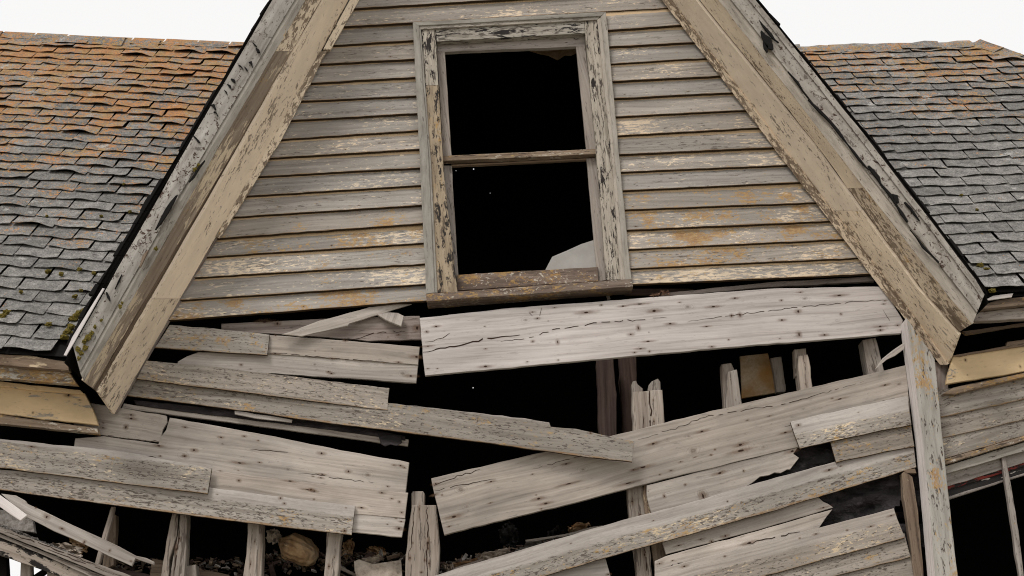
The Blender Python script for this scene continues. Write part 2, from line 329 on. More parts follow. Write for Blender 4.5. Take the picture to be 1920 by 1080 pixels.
    for ck in cracks:
        wmax, cp = ck[0] * .62, [loc(*q) for q in ck[1:]]; path = []
        for a, b in zip(cp, cp[1:]):
            k = max(1, int((b - a).length / .025))
            path += [a + (b - a) * (j / k) + Vector((random.gauss(0, .003), random.gauss(0, .003))) for j in range(k)]
        path.append(cp[-1]); m = len(path) - 1; top = []; bot = []
        for i, q in enumerate(path):
            d = (path[min(i + 1, m)] - path[max(i - 1, 0)]).normalized(); nn = Vector((-d.y, d.x))
            ww = wmax * (.12 + math.sin(math.pi * min(1, (i + .5) / (m + 1))) ** .6 * random.uniform(.5, 1.0)) * .5
            top.append(bm.verts.new((*(q + nn * ww), .0013))); bot.append(bm.verts.new((*(q - nn * ww), .0013)))
        for i in range(m):
            if random.random() < .16: continue
            f = bm.faces.new((bot[i], bot[i + 1], top[i + 1], top[i])); f.material_index = 3
    me = bpy.data.meshes.new(name); bm.to_mesh(me); bm.free()
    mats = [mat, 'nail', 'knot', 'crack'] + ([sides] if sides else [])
    if not (nails or cracks or knots or sides): mats = [mat]
    return link(name, me, parent, mats, mw, col)

def nl(*pts):                       # nail marks: (px, py[, length, height]) in metres
    out = []
    for q in pts:
        rx = q[2] if len(q) > 2 else random.uniform(.035, .06); ry = q[3] if len(q) > 3 else random.uniform(.012, .018)
        t = random.random(); k = random.uniform(.3, .5) if t < .4 else random.uniform(.6, 1.0) if t < .8 else random.uniform(1.2, 1.7)
        out.append((q[0] + random.gauss(0, 1), q[1], rx * k, ry * (random.uniform(.5, .75) if t < .4 else random.uniform(.7, 1.15))))
    return out
def lerp_line(line, t):
    L = [0]
    for a, b in zip(line, line[1:]): L.append(L[-1] + math.dist(a, b))
    d = t * L[-1]
    for i in range(len(line) - 1):
        if d <= L[i + 1] or i == len(line) - 2:
            k = (d - L[i]) / max(L[i + 1] - L[i], 1e-6); a, b = line[i], line[i + 1]
            return a[0] + (b[0] - a[0]) * k, a[1] + (b[1] - a[1]) * k
def at_y(line, y):
    for a, b in zip(line, line[1:]):
        if y <= b[1] or b is line[-1]:
            k = (y - a[1]) / (b[1] - a[1]); return a[0] + (b[0] - a[0]) * k, y
def ext(line, xend=905):             # carry a rake line on up to the apex above the frame
    (x0, y0), (x1, y1) = line[0], line[1]; k = (y1 - y0) / (x1 - x0)
    return [(xend, y0 + (xend - x0) * k)] + list(line)
def strip(name, parent, prof, mat, thick=.02, n=46, jit=.0015, col=None):
    """moulded trim running along a rake: prof is a list of (pixel line, depth Y) across its face"""
    rows = []
    for line, Y in prof:
        rows.append([P(*lerp_line(line, i / n), Y) for i in range(n + 1)])
    a, b = rows[0][0], rows[0][-1]; ax = (b - a).normalized()
    acr = (rows[-1][n // 2] - rows[0][n // 2]); nn = ax.cross(acr).normalized()
    if nn.y > 0: nn = -nn
    ax2 = ax if ax.z < 0 else -ax; ay = nn.cross(ax2); o0 = (a + b) / 2
    mw = Matrix(((ax2.x, ay.x, nn.x, o0.x), (ax2.y, ay.y, nn.y, o0.y), (ax2.z, ay.z, nn.z, o0.z), (0, 0, 0, 1))); inv = mw.inverted()
    bm = bmesh.new(); fr = []; ph = random.random() * 50
    for k, r in enumerate(rows):
        fr.append([bm.verts.new(inv @ (q + acr.normalized() * (random.gauss(0, jit) + .004 * mnoise.noise((i * .35 + ph, k * 3.1, 0))))) for i, q in enumerate(r)])
    b0 = [bm.verts.new(v.co + Vector((0, 0, -thick))) for v in fr[0]]; b1 = [bm.verts.new(v.co + Vector((0, 0, -thick))) for v in fr[-1]]
    rr = [b0] + fr + [b1]
    for p, q in zip(rr, rr[1:]):
        for i in range(n): bm.faces.new((p[i], p[i + 1], q[i + 1], q[i]))
    bm.faces.new([r[0] for r in rr]); bm.faces.new([r[-1] for r in reversed(rr)])
    for i in range(n): bm.faces.new((b1[i], b1[i + 1], b0[i + 1], b0[i]))
    bmesh.ops.recalc_face_normals(bm, faces=bm.faces)
    me = bpy.data.meshes.new(name); bm.to_mesh(me); bm.free()
    return link(name, me, parent, mat, mw, col)
def poly3(name, parent, faces, mat, kind=None):
    me = bpy.data.meshes.new(name); vs = []; fs = []
    for f in faces:
        fs.append(list(range(len(vs), len(vs) + len(f)))); vs += [tuple(q) for q in f]
    me.from_pydata(vs, [], fs); me.update()
    o = link(name, me, parent, mat)
    if kind: o['kind'] = kind
    return o

# ------------------------------------------------------------------ ground
bm = bmesh.new(); bmesh.ops.create_grid(bm, x_segments=40, y_segments=40, size=300)
for v in bm.verts: v.co.z = .25 * mnoise.noise(v.co * .05) - .02 if v.co.length > 20 else 0
me = bpy.data.meshes.new('ground'); bm.to_mesh(me); bm.free()
tag(link('ground', me, None, 'ground'), 'dry grassy ground in front of the derelict house', 'ground', kind='structure')

house = tag(empty('abandoned_house'), 'derelict wooden house with steep gable, empty window and collapsing board wall', 'house')

# ------------------------------------------------------------------ main roof slopes
PR = R(50)
Lrake = [(506, 0), (345, 270), (182, 540), (122, 664)]
Rrake = [(1422, 0), (1642, 270), (1846, 536), (1852, 552)]
SH = []
EXPO = .128
def shingle_mesh(k, cu=1.0):
    bm = bmesh.new(); w = random.uniform(.262, .274); nx, ny = 6, 3; h = .172; ph = random.random() * 9
    cl, cr, cm = random.uniform(-.004, .022), random.uniform(-.004, .022), random.uniform(-.004, .013)
    if k % 6 == 0: cm += .018
    cl, cr, cm = cl * cu, cr * cu, cm * cu
    sk = random.uniform(-.008, .008); vs = []
    for j in range(ny + 1):
        row = []
        for i in range(nx + 1):
            u = i / nx * 2 - 1; t = [0, .3, .68, 1][j]
            y = t * h + (1 - t) * (sk * u + .005 * math.sin(u * 3 + ph) + random.gauss(0, .0012))
            lift = (cl * max(0, -u) ** 2 + cr * max(0, u) ** 2 + cm * (1 - u * u) + .003 * math.sin(u * 5 + ph))
            z = .0145 * (1 - t) + lift * (1 - t) ** 2 + (.003 * math.sin(u * 4 + ph) if j == 1 else 0)
            row.append(bm.verts.new((u * w / 2 + random.gauss(0, .0008), y, z)))
        vs.append(row)
    for j in range(ny):
        for i in range(nx): bm.faces.new((vs[j][i], vs[j][i + 1], vs[j + 1][i + 1], vs[j + 1][i]))
    lo = [bm.verts.new((v.co.x, v.co.y + .002, v.co.z - .004)) for v in vs[0]]
    for i in range(nx): bm.faces.new((lo[i], lo[i + 1], vs[0][i + 1], vs[0][i]))
    for sidx in (0, nx):
        l2 = bm.verts.new((vs[1][sidx].co.x, vs[1][sidx].co.y, vs[1][sidx].co.z - .006))
        q = (vs[0][sidx], vs[1][sidx], l2, lo[sidx]); bm.faces.new(q if sidx == 0 else tuple(reversed(q)))
    me = bpy.data.meshes.new('shingle'); bm.to_mesh(me); bm.free(); me.materials.append(M['shingle'])
    for f in me.polygons: f.use_smooth = False
    return me
for k in range(26): SH.append(shingle_mesh(k, 1.0 if k % 8 == 0 else .45))
SHR = [shingle_mesh(k + 1 if k % 6 == 0 else k, .45) for k in range(16)]

def roof(side, A, B, ridge_px, e_lo, e_hi, rake, label):
    e = (B - A).normalized(); ez = Vector((-e.z, 0, e.x)); u = Vector((0, math.cos(PR), 0)) + ez * math.sin(PR)
    n = e.cross(u).normalized()
    # slope length up to the ridge
    q = onplane(*ridge_px, A, n); S = (q - A).dot(u); eR = (q - A).dot(e)
    ro = empty('main_roof', house); ro['label'] = label
    def rake_x(z):                 # outer rake line in world, carried back along Y gives the valley
        best = None
        pts = [P(x, y, -.48) for x, y in ext(rake)]
        for a, b in zip(pts, pts[1:]):
            if b.z <= z <= a.z or b is pts[-1]:
                k = (z - a.z) / (b.z - a.z); return a.x + (b.x - a.x) * k
        return pts[0].x
    def edge(s):                   # in-plane e coordinate of the valley at slope distance s
        z = A.z + u.z * s; return (rake_x(z) - A.x) / e.x
    dk = []; m = 24
    for i in range(m):
        s0, s1 = S * i / m, S * (i + 1) / m
        if side < 0: quad = [(e_lo, s0), (edge(s0), s0), (edge(s1), s1), (e_lo, s1)]
        else:
            hp = lambda s: min(e_hi, eR + (S - s) * math.cos(PR))
            quad = [(edge(s0), s0), (hp(s0), s0), (hp(s1), s1), (edge(s1), s1)]
        dk.append([A + e * a + u * b + n * -.012 for a, b in quad])
    dn = [[q - n * .03 for q in reversed(f)] for f in dk]
    poly3('roof_deck', ro, dk + dn, 'felt')
    if side > 0:                   # the hipped end falls away to the right
        a = A + e * eR + u * S; b = A + e * min(e_hi, eR + S * math.cos(PR)); b2 = A + e * (eR + (S) * math.cos(PR))
        poly3('hip_slope', ro, [[a - n * .02, b2 - n * .02, b2 + Vector((0, 2 * (a.y - b2.y), 0)) - n * .02]], 'shingle')
    rest = bmesh.new(); cnt = 0; rows = int(S / EXPO) + 1
    for r in range(rows + 1):
        s0 = r * EXPO; 
        if s0 > S - .05: continue
        off = (.5 if r % 2 else 0) * .278 + random.uniform(-.03, .03)
        lo = e_lo if side < 0 else edge(s0) + .05; hi = edge(s0) - .05 if side < 0 else min(e_hi, eR + (S - s0) * math.cos(PR))
        k0 = int(math.floor((lo - off) / .278)); k1 = int(math.ceil((hi - off) / .278))
        for k in range(k0, k1):
            ec = off + (k + .5) * .278
            if ec < lo or ec > hi - (.10 if side > 0 else 0): continue
            wob = .012 * mnoise.noise((ec * .9, s0 * .8, side * 5)) + .006 * mnoise.noise((ec * 3, s0 * 3, 3))
            pos = A + e * ec + u * (s0 + wob + random.gauss(0, .003)) + n * (.010 + .02 * mnoise.noise((ec * .7 + 5, s0 * .6, side)))
            rot = Matrix.Rotation(random.gauss(0, .012), 3, 'Z')
            bs = Matrix((e, u, n)).transposed() @ rot
            mw = bs.to_4x4(); mw.translation = pos
            x, y = proj(pos); vis = -60 < x < 1980 and y > 20
            if side < 0: vis = vis and (y > 700 or x < at_y(ext(rake), y)[0] + 40)
            else: vis = vis and (y > 560 or x > at_y(ext(rake), y)[0] - 60)
            f = s0 / S; hgt = max(0, min(1, (f - .12) / .75)) ** 1.2
            lc = (.24 + .80 * hgt ** .85 if side < 0 else .16 + .72 * max(0, (f - .4) / .6) ** .9)
            if side < 0 and r < 3: lc = .1
            me = random.choice(SH if side < 0 or random.random() < max(0, f - .62) else SHR)
            if vis and cnt < 298:
                o = bpy.data.objects.new('shingle', me); C.objects.link(o); o.parent = ro; o.matrix_world = mw
                o.color = (min(1, max(0, lc + random.gauss(0, .07))), .5, .5, 1); cnt += 1
            else:
                t = me.copy(); t.transform(mw); rest.from_mesh(t); bpy.data.meshes.remove(t)
    if len(rest.verts):
        me = bpy.data.meshes.new('shingle_field'); rest.to_mesh(me); o = link('shingle_field', me, ro, 'shingle', None, (.35, .5, .5)); o['kind'] = 'stuff'
    rest.free()
    # ridge caps
    a0, a1 = (e_lo, edge(S)) if side < 0 else (edge(S), eR)
    k = a0
    while k < a1 - .2:
        L = random.uniform(.24, .30); L = L if k + L < a1 - .1 else a1 - k; pos = A + e * (k + L / 2) + u * S
        if -80 < proj(pos)[0] < (540 if side < 0 else 1990) and (side < 0 or proj(pos)[0] > 1440):
            z0 = random.uniform(.012, .03); bm = bmesh.new(); vs = []
            for i, (yy, zz) in enumerate(((-.13, z0 - .006), (-.06, z0 + .002), (0, .03 + random.uniform(-.012, .008)), (.07, -.01))):
                vs.append([bm.verts.new((x_, yy + random.gauss(0, .006), zz + random.gauss(0, .004))) for x_ in (-L / 2 - .012, -L / 6, L / 6, L / 2 + .012)])
            for p, q in zip(vs, vs[1:]):
                for i in range(3): bm.faces.new((p[i], p[i + 1], q[i + 1], q[i]))
            me = bpy.data.meshes.new('ridge_shingle'); bm.to_mesh(me); bm.free()
            mw = Matrix((e, u, n)).transposed().to_4x4(); mw.translation = pos
            link('ridge_shingle', me, ro, 'shingle', mw, (.85 if side < 0 else .75, .5, .5))
        k += L
    if side > 0:                   # caps down the hip
        hd = (e * math.cos(PR) - u).normalized(); hy = n.cross(hd); L = .2
        for i in range(8):
            pos = A + e * eR + u * S + hd * (i + .5) * L * .97; bm = bmesh.new(); vs = []
            for yy, zz in ((-.12, .010), (-.05, .014), (0, .018 + random.uniform(-.006, .004)), (.06, -.04)):
                vs.append([bm.verts.new((x_, -yy * -1 + random.gauss(0, .005), zz + random.gauss(0, .003) + (.008 if x_ > 0 else 0))) for x_ in (-L / 2 - .02, 0, L / 2 + .02)])
            for p, q in zip(vs, vs[1:]):
                for j in range(2): bm.faces.new((p[j], p[j + 1], q[j + 1], q[j]))
            me = bpy.data.meshes.new('hip_shingle'); bm.to_mesh(me); bm.free()
            mw = Matrix((hd, hy, n)).transposed().to_4x4(); mw.translation = pos
            link('hip_shingle', me, ro, 'shingle', mw, (.6, .5, .5))
    return ro, A, e, u, n, S, eR
A = P(0, 659, -.32); B = P(130, 666, -.32)
roofL = roof(-1, A, B, (222, 78), -2.2, 0, Lrake, 'left slope of grey asphalt shingles thick with orange lichen near the ridge')
A2 = P(1840, 546, -.32); B2 = P(1920, 543, -.32)
roofR = roof(1, A2, B2, (1840, 80), 0, 3.2, Rrake, 'right slope of grey asphalt shingles with orange lichen along the ridge')

# moss tufts on the left slope
def blob(name, parent, loc, size, mat, rough=.3, sub=2, seed=0, rot=(0, 0, 0), col=None):
    bm = bmesh.new(); bmesh.ops.create_icosphere(bm, subdivisions=sub, radius=1)
    for v in bm.verts:
        d = v.co.normalized(); v.co = d * (1 + rough * mnoise.fractal(d * 1.7 + Vector((seed, seed * .7, 3)), 1, 2, 4) * 1.6)
        v.co = Vector((v.co.x * size[0], v.co.y * size[1], v.co.z * size[2]))
    me = bpy.data.meshes.new(name); bm.to_mesh(me); bm.free()
    o = link(name, me, parent, mat, None, col); o.location = loc; o.rotation_euler = rot
    return o
ro, A, e, u, n, S, eR = roofL
for i, (x, y, r) in enumerate([(140, 556, .016), (92, 608, .020), (12, 585, .02), (5, 592, .022), (40, 547, .013), (152, 545, .012), (90, 508, .018), (115, 514, .016), (149, 505, .015), (176, 512, .014), (148, 590, .028), (138, 598, .026), (156, 582, .022), (128, 622, .026), (120, 632, .022), (132, 612, .02), (190, 405, .014), (244, 397, .013), (232, 345, .011), (88, 405, .01)]):
    q = onplane(x, y, A + n * .03, n); blob('moss_tuft', ro, q, (r, r * .7, r * .8), 'moss', .5, 2, i * 3.3)
ro, A, e, u, n, S, eR = roofR
for i, (x, y, r) in enumerate([(1802, 366, .012), (1832, 393, .012), (1838, 497, .018), (1850, 504, .015), (1860, 545, .02)]):
    q = onplane(x, y, A + n * .025, n); blob('moss_tuft', ro, q, (r, r * .7, r * .7), 'moss', .5, 2, i * 5.1)

# ------------------------------------------------------------------ gable roof planes, shell and interior
YR = (roofL[1] + roofL[3] * roofL[5]).y
gl = [P(x, y, -.47) for x, y in ext(Lrake)]; gr = [P(x, y, -.47) for x, y in ext(Rrake)]
apx = (gl[0] + gr[0]) / 2
gl[0] = apx; gr[0] = apx
def gplane(pts):
    fs = []
    for a, b in zip(pts, pts[1:]):
        fs.append([a, b, Vector((b.x, YR - .03, b.z)), Vector((a.x, YR - .03, a.z))])
    return fs + [[q + Vector((0, 0, -.05)) for q in reversed(f)] for f in fs]
poly3('gable_roof', house, gplane(gl) + gplane(gr), 'felt')

def ridge_pt(r, k): return r[1] + r[2] * k + r[3] * r[5]
rl0, rl1 = ridge_pt(roofL, -2.2), ridge_pt(roofL, 1.6); rr0, rr1 = ridge_pt(roofR, -1.6), ridge_pt(roofR, roofR[6])
zt = min(rl1.z, rr0.z, rl0.z, rr1.z) - .06
dv = Vector((0, math.cos(PR), -math.sin(PR))) * .35
poly3('rear_roof_slope', house, [[p + Vector((0, .02, -.03)), q + Vector((0, .02, -.03)), q + dv, p + dv] for p, q in ((rl0, rl1), (rr0, rr1))], 'felt')
# back wall with a rear window and a few chinks of daylight
holes = []
for x, y, r in ((888, 317, .004), (919, 362, .002), (855, 320, .0025), (887, 727, .0035)):
    q = P(x, y, YR); holes.append((q.x - r, q.x + r, q.z - r * 1.2, q.z + r * 1.2))
a = P(13, 1038, YR); b = P(38, 1100, YR); holes.append((a.x, b.x, b.z, a.z))
a = P(64, 1060, YR); b = P(100, 1100, YR); holes.append((a.x, b.x, b.z, a.z))
xs = sorted({-7.5, 7.5, *[h[0] for h in holes], *[h[1] for h in holes]}); zs = sorted({0, zt, *[h[2] for h in holes], *[h[3] for h in holes]})
fs = []
for x0, x1 in zip(xs, xs[1:]):
    for z0, z1 in zip(zs, zs[1:]):
        mx, mz = (x0 + x1) / 2, (z0 + z1) / 2
        if any(h[0] < mx < h[1] and h[2] < mz < h[3] for h in holes): continue
        fs.append([(x0, YR, z0), (x1, YR, z0), (x1, YR, z1), (x0, YR, z1)])
k = (apx.z - zt) ; xa = gl[-1].x + (apx.x - gl[-1].x) * (zt - gl[-1].z) / (apx.z - gl[-1].z); xb = gr[-1].x + (apx.x - gr[-1].x) * (zt - gr[-1].z) / (apx.z - gr[-1].z)
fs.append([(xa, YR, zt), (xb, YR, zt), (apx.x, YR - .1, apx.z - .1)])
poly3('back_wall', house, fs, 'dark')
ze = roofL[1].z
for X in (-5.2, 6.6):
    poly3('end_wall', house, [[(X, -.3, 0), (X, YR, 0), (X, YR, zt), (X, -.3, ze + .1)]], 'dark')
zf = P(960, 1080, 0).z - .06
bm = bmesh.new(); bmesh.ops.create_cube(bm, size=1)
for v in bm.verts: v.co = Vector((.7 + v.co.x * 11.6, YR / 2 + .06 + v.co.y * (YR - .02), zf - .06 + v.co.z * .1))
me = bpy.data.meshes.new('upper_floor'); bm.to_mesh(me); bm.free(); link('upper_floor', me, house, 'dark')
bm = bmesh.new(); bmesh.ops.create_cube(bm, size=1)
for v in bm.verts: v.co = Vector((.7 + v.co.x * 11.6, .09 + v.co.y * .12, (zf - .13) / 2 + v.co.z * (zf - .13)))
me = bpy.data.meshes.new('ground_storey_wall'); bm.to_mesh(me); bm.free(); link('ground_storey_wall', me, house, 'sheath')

# ------------------------------------------------------------------ gable cornices (rakes)
def cornice(lines, Ys, mats, rake, label, sgn):
    g = empty('gable_cornice', house); g['label'] = label
    K, A_, B_, Cc, D_, E_, F_, G_ = [ext(l) for l in lines]
    yK, yA, yB, yC, yE, yF, yG = Ys
    mid = [((p[0] + q[0]) / 2, (p[1] + q[1]) / 2) for p, q in zip(A_, B_)]
    cr = [(p[0] * .72 + q[0] * .28, p[1] * .72 + q[1] * .28) for p, q in zip(A_, B_)]
    strip('fascia_board', g, [(A_, yA), (cr, yA - .004), (cr, yA + .006), (B_, yB - .006)] if sgn > 0 else [(A_, yA), (mid, yA - .002), (B_, yB)], mats[0], .03, col=(.1, .5, .52))
    m1 = [(p[0] * .6 + q[0] * .4, p[1] * .6 + q[1] * .4) for p, q in zip(B_, Cc)]
    strip('fascia_moulding', g, [(B_, yB + .03), (B_, yB + .008), (m1, yB + .006), (Cc, yC), (Cc, yC + .03)], mats[1], .02, col=(.2, .5, .45))
    def lengths(La, Ya, Lb, Yb, spec):
        y0 = -9999
        for y1, m_, c_ in spec:
            ct = lambda l: [at_y(l, max(y0, l[0][1]))] + [q for q in l if max(y0, l[0][1]) < q[1] < y1] + ([at_y(l, y1)] if y1 < l[-1][1] else [l[-1]])
            strip('soffit_board', g, [(ct(La), Ya), (ct(Lb), Yb)], m_, .02, 30, col=c_); y0 = y1 + .6
    lengths(Cc, yC + .02, D_, yE - .01, mats[2])
    if D_ != E_:
        strip('bed_moulding', g, [(D_, yE - .006), ([((p[0] + q[0]) / 2, (p[1] + q[1]) / 2) for p, q in zip(D_, E_)], yE + .025), (E_, yE + .006)], 'brown', .02, col=(.2, .5, .4))
    lengths(E_, yE, F_, yF, mats[3])
    return g, G_, F_, yF, yG
# left, from the outer edge inwards
LA = [(511, 0), (354, 270), (200, 540), (137, 650)]
LB = [(552, 0), (392, 270), (237, 540), (150, 697)]
LC = [(573, 0), (413, 270), (260, 540), (157, 714)]
LD = [(602, 0), (445, 270), (285, 540), (175, 728)]
LE = [(607, 0), (455, 270), (300, 540), (186, 736)]
LF = [(654, 0), (508, 270), (349, 540), (214, 777)]
LG = [(672, 0), (522, 270), (407, 444)]
gL, GG, FF, yF, yG = cornice([Lrake, LA, LB, LC, LD, LE, LF, LG], (-.48, -.47, -.46, -.44, -.32, -.06, -.05), ('fascia', 'moulding', [(96, 'tan_worn', (.2, .5, .3)), (9999, 'brown_soffit', (.3, .5, .4))], [(560, 'tan', (.1, .5, .25)), (9999, 'tan_worn', (.3, .72, .4))]), Lrake, 'left gable cornice with tan soffit and flaking grey fascia', -1)
RA = [(1417, 0), (1634, 270), (1838, 535), (1846, 552)]
RB = [(1372, 0), (1585, 270), (1797, 540), (1832, 586)]
RC = [(1347, 0), (1557, 270), (1767, 540), (1823, 607)]
RD = [(1312, 0), (1530, 270), (1727, 540), (1799, 622)]
RE = [(1304, 0), (1522, 270), (1719, 540), (1797, 628)]
RF = [(1256, 0), (1462, 270), (1671, 540), (1777, 683)]
RG = [(1241, 0), (1446, 270), (1652, 540), (1762, 684)]
gR, GG2, FF2, yF2, yG2 = cornice([Rrake, RA, RB, RC, RD, RE, RF, RG], (-.48, -.47, -.46, -.44, -.28, -.06, -.05), ('fascia', 'moulding', [(352, 'tan_worn', (.2, .66, .3)), (9999, 'tan_worn', (.45, .36, .5))], [(395, 'tan', (.1, .5, .25)), (9999, 'tan_worn', (.35, .6, .45))]), Rrake, 'right gable cornice with peeling tan soffit and cracked fascia', 1)
# narrow frieze strips where soffit meets siding
upper = [(654, 0), (608, 92)]
strip('frieze_strip', gL, [(ext([(656, 0), (606, 92)]), -.075), (ext([(673, 0), (620, 92)]), -.06)], 'tan_worn', .05, 24, col=(.2, .4, .4))
strip('frieze_strip', gL, [([(600, 96), (505, 270), (404, 443)], -.075), ([(614, 95), (523, 270), (413, 447)], -.055)], 'tan_worn', .05, 24, col=(.3, .45, .5))
strip('frieze_strip', gL, [([(407, 444), (347, 540), (214, 777)], -.055), ([(411, 444), (355, 540), (219, 776)], -.03)], 'sheath_dark', .04, 24, col=(.1, .5, .4))
strip('frieze_strip', gR, [(ext(RG), -.045), ([(p[0] * .5 + q[0] * .5, p[1]) for p, q in zip(ext(RG), ext(RF))], -.062), (ext(RF), -.085)], 'tan_worn', .045, col=(.3, .35, .5))
# ragged shingle ends along the rakes, and the pale drip edge slipping out at the left foot
def edge_shingles(g, K, A_, sgn, y0, y1):
    y = y0
    while y < y1:
        L = random.uniform(20, 34); a, b = at_y(K, y), at_y(K, min(y + L, y1 + 12)); c, d = at_y(A_, min(y + L, y1 + 12)), at_y(A_, y)
        o = random.uniform(-1, 5) + (5 if sgn < 0 and y > 330 else 0)
        o2 = o + random.uniform(-2, 2)
        slab('edge_shingle', g, [(a[0] + sgn * o, a[1]), (b[0] + sgn * o2, b[1]), (c[0] - sgn * 3, c[1]), (d[0] - sgn * 3, d[1])], 'felt', -.445 - random.uniform(0, .01), thick=.03, jit=.003, wave=.004)
        y += L
edge_shingles(gL, ext(Lrake), ext(LA), -1, -30, 640)
edge_shingles(gR, ext(Rrake), ext(RA), 1, -30, 535)
def mark(g, pts, wpx, Y, mat='felt'):     # places where the paint and wood have split open
    up = []; dn = []
    n = len(pts)
    for i, (x, y) in enumerate(pts):
        a, b = pts[max(i - 1, 0)], pts[min(i + 1, n - 1)]; d = math.dist(a, b); nx, ny = -(b[1] - a[1]) / d, (b[0] - a[0]) / d
        ww = wpx * (.25 if i in (0, n - 1) else random.uniform(.5, 1.1)) / 2
        up.append((x + nx * ww, y + ny * ww)); dn.append((x - nx * ww, y - ny * ww))
    slab('split', g, up + dn[::-1], mat, Y, thick=.012, jit=.0025, wave=.006, cham=.0005)
mark(gR, [(1427, 58), (1432, 66), (1438, 76), (1444, 86), (1449, 92)], 13, -.484)
mark(gR, [(1431, 78), (1436, 88), (1439, 97)], 9, -.484)
mark(gR, [(1478, 134), (1496, 155), (1508, 172), (1521, 190)], 5, -.481)
mark(gR, [(1516, 186), (1536, 207), (1556, 226), (1572, 248), (1590, 270), (1612, 298), (1630, 318)], 4, -.481)
mark(gR, [(1628, 310), (1637, 322), (1646, 334), (1652, 344)], 12, -.484)
mark(gR, [(1652, 344), (1672, 368), (1684, 386), (1692, 400), (1702, 416)], 7, -.484)
mark(gR, [(1672, 364), (1679, 370), (1685, 380)], 10, -.484)
mark(gR, [(1697, 378), (1707, 390), (1716, 402), (1725, 414)], 5, -.484)
mark(gR, [(1424, 38), (1432, 48), (1446, 64), (1452, 74), (1460, 80)], 4, -.484)
mark(gR, [(1706, 430), (1718, 444), (1732, 462), (1760, 492)], 3, -.484)
mark(gL, [(330, 367), (322, 380), (314, 393), (306, 408), (292, 430)], 8, -.482)
mark(gL, [(384, 300), (374, 314), (362, 330), (354, 341)], 7, -.482)
mark(gL, [(278, 468), (270, 480), (262, 500)], 6, -.482, 'brown')
mark(gL, [(228, 514), (222, 528), (216, 542)], 4, -.482)
mark(gL, [(200, 548), (203, 556), (206, 564)], 6, -.482)
for (x, y) in ((478, 82), (484, 92), (470, 120), (462, 128), (452, 124), (430, 160), (424, 172), (405, 212), (400, 200), (438, 150), (366, 256), (372, 262)):
    mark(gL, [(x - 4, y - 3), (x, y + random.uniform(-4, 4)), (x + 3, y + 5)], random.uniform(2, 5), -.482)
for i, (x, y, r) in enumerate([(158, 640, .012), (166, 632, .016), (172, 624, .012), (160, 652, .014), (152, 662, .012), (148, 672, .010), (178, 612, .008), (190, 600, .008), (146, 655, .012), (225, 575, .010), (229, 568, .008), (292, 466, .010), (366, 318, .012), (372, 310, .010)]):
    blob('moss_tuft', gL, P(x, y, -.478), (r, r * .6, r * 1.2), 'moss', .6, 2, i * 2.9)
slab('drip_edge', gL, [(192, 540), (196, 541), (140, 640), (124, 667), (119, 666), (135, 632)], 'post_side', -.49, thick=.006, jit=.0005)

# ------------------------------------------------------------------ gable siding
sid = empty('gable_siding', house)
Lrow = [((667, 15), (775, 7)), ((644, 49), (775, 40)), ((626, 84), (776, 75)), ((605, 119), (777, 110)), ((585, 155), (779, 144)), ((567, 189), (781, 179)), ((546, 225), (783, 212)),
        ((526, 261), (785, 244)), ((504, 296), (787, 279)), ((485, 330), (789, 314)), ((463, 367), (791, 347)), ((441, 406), (793, 384)), ((418, 446), (795, 418)), ((389, 481), (797, 455)),
        ((365, 520), (799, 494)), ((341, 562), (800, 532)), ((320, 600), (802, 563))]
Rrow = [((1133, -10), (1225, -17)), ((1137, 24), (1247, 15)), ((1141, 56), (1269, 47)), ((1144, 87), (1294, 79)), ((1146, 119), (1319, 109)), ((1148, 152), (1344, 142)), ((1151, 184), (1369, 173)), ((1154, 218), (1397, 206)),
        ((1157, 254), (1422, 239)), ((1161, 289), (1449, 276)), ((1165, 322), (1477, 309)), ((1168, 357), (1503, 341)), ((1172, 393), (1530, 379)), ((1175, 431), (1554, 414)), ((1179, 467), (1582, 448)),
        ((1183, 503), (1608, 483)), ((1186, 533), (1630, 513))]
def row_poly(lo, up, x0, x1, lap=9):
    f = lambda l, x: l[0][1] + (l[1][1] - l[0][1]) * (x - l[0][0]) / (l[1][0] - l[0][0])
    return [(x0, f(lo, x0)), (x1, f(lo, x1)), (x1 if lap else x1, f(up, x1) - lap), (x0, f(up, x0) - lap)]
TZ = .20
def clap(par, poly, col, mat='clap', Y=-.018, **k):
    w_ = poly[1][0] - poly[0][0]
    k['nails'] = nl(*[(poly[0][0] + x, poly[0][1] + (poly[1][1] - poly[0][1]) * x / w_ - random.uniform(5, 8), .02, .010) for x in range(int(random.uniform(15, 60)), int(w_), 118)]) if random.random() < .6 else ()
    ex = (P(*poly[3]).z - P(*poly[0]).z) - .0031 * 9.5
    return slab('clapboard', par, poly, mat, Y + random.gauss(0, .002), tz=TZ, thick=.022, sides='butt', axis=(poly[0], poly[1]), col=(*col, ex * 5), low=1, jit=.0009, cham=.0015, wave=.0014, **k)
LLich = {11: .35, 12: .6, 13: .68, 14: .45, 15: .4, 16: .74}
RLich = {10: .3, 11: .4, 12: .62, 13: .74, 14: .78, 15: .72, 16: .5}
RPaint = {7: .62, 8: .68, 10: .6, 13: .62, 14: .7, 15: .68, 16: .8, 12: .6}
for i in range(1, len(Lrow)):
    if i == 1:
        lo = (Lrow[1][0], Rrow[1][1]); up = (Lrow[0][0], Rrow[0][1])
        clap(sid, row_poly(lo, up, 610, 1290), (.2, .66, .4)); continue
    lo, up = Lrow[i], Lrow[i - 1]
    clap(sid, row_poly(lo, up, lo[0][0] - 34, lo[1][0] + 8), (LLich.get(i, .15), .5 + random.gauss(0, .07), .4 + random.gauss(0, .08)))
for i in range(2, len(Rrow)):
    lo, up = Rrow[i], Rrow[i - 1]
    clap(sid, row_poly(lo, up, lo[0][0] - 10, lo[1][0] + 36), (RLich.get(i, .15), RPaint.get(i, .5) + random.gauss(0, .05), .4 + random.gauss(0, .08)))
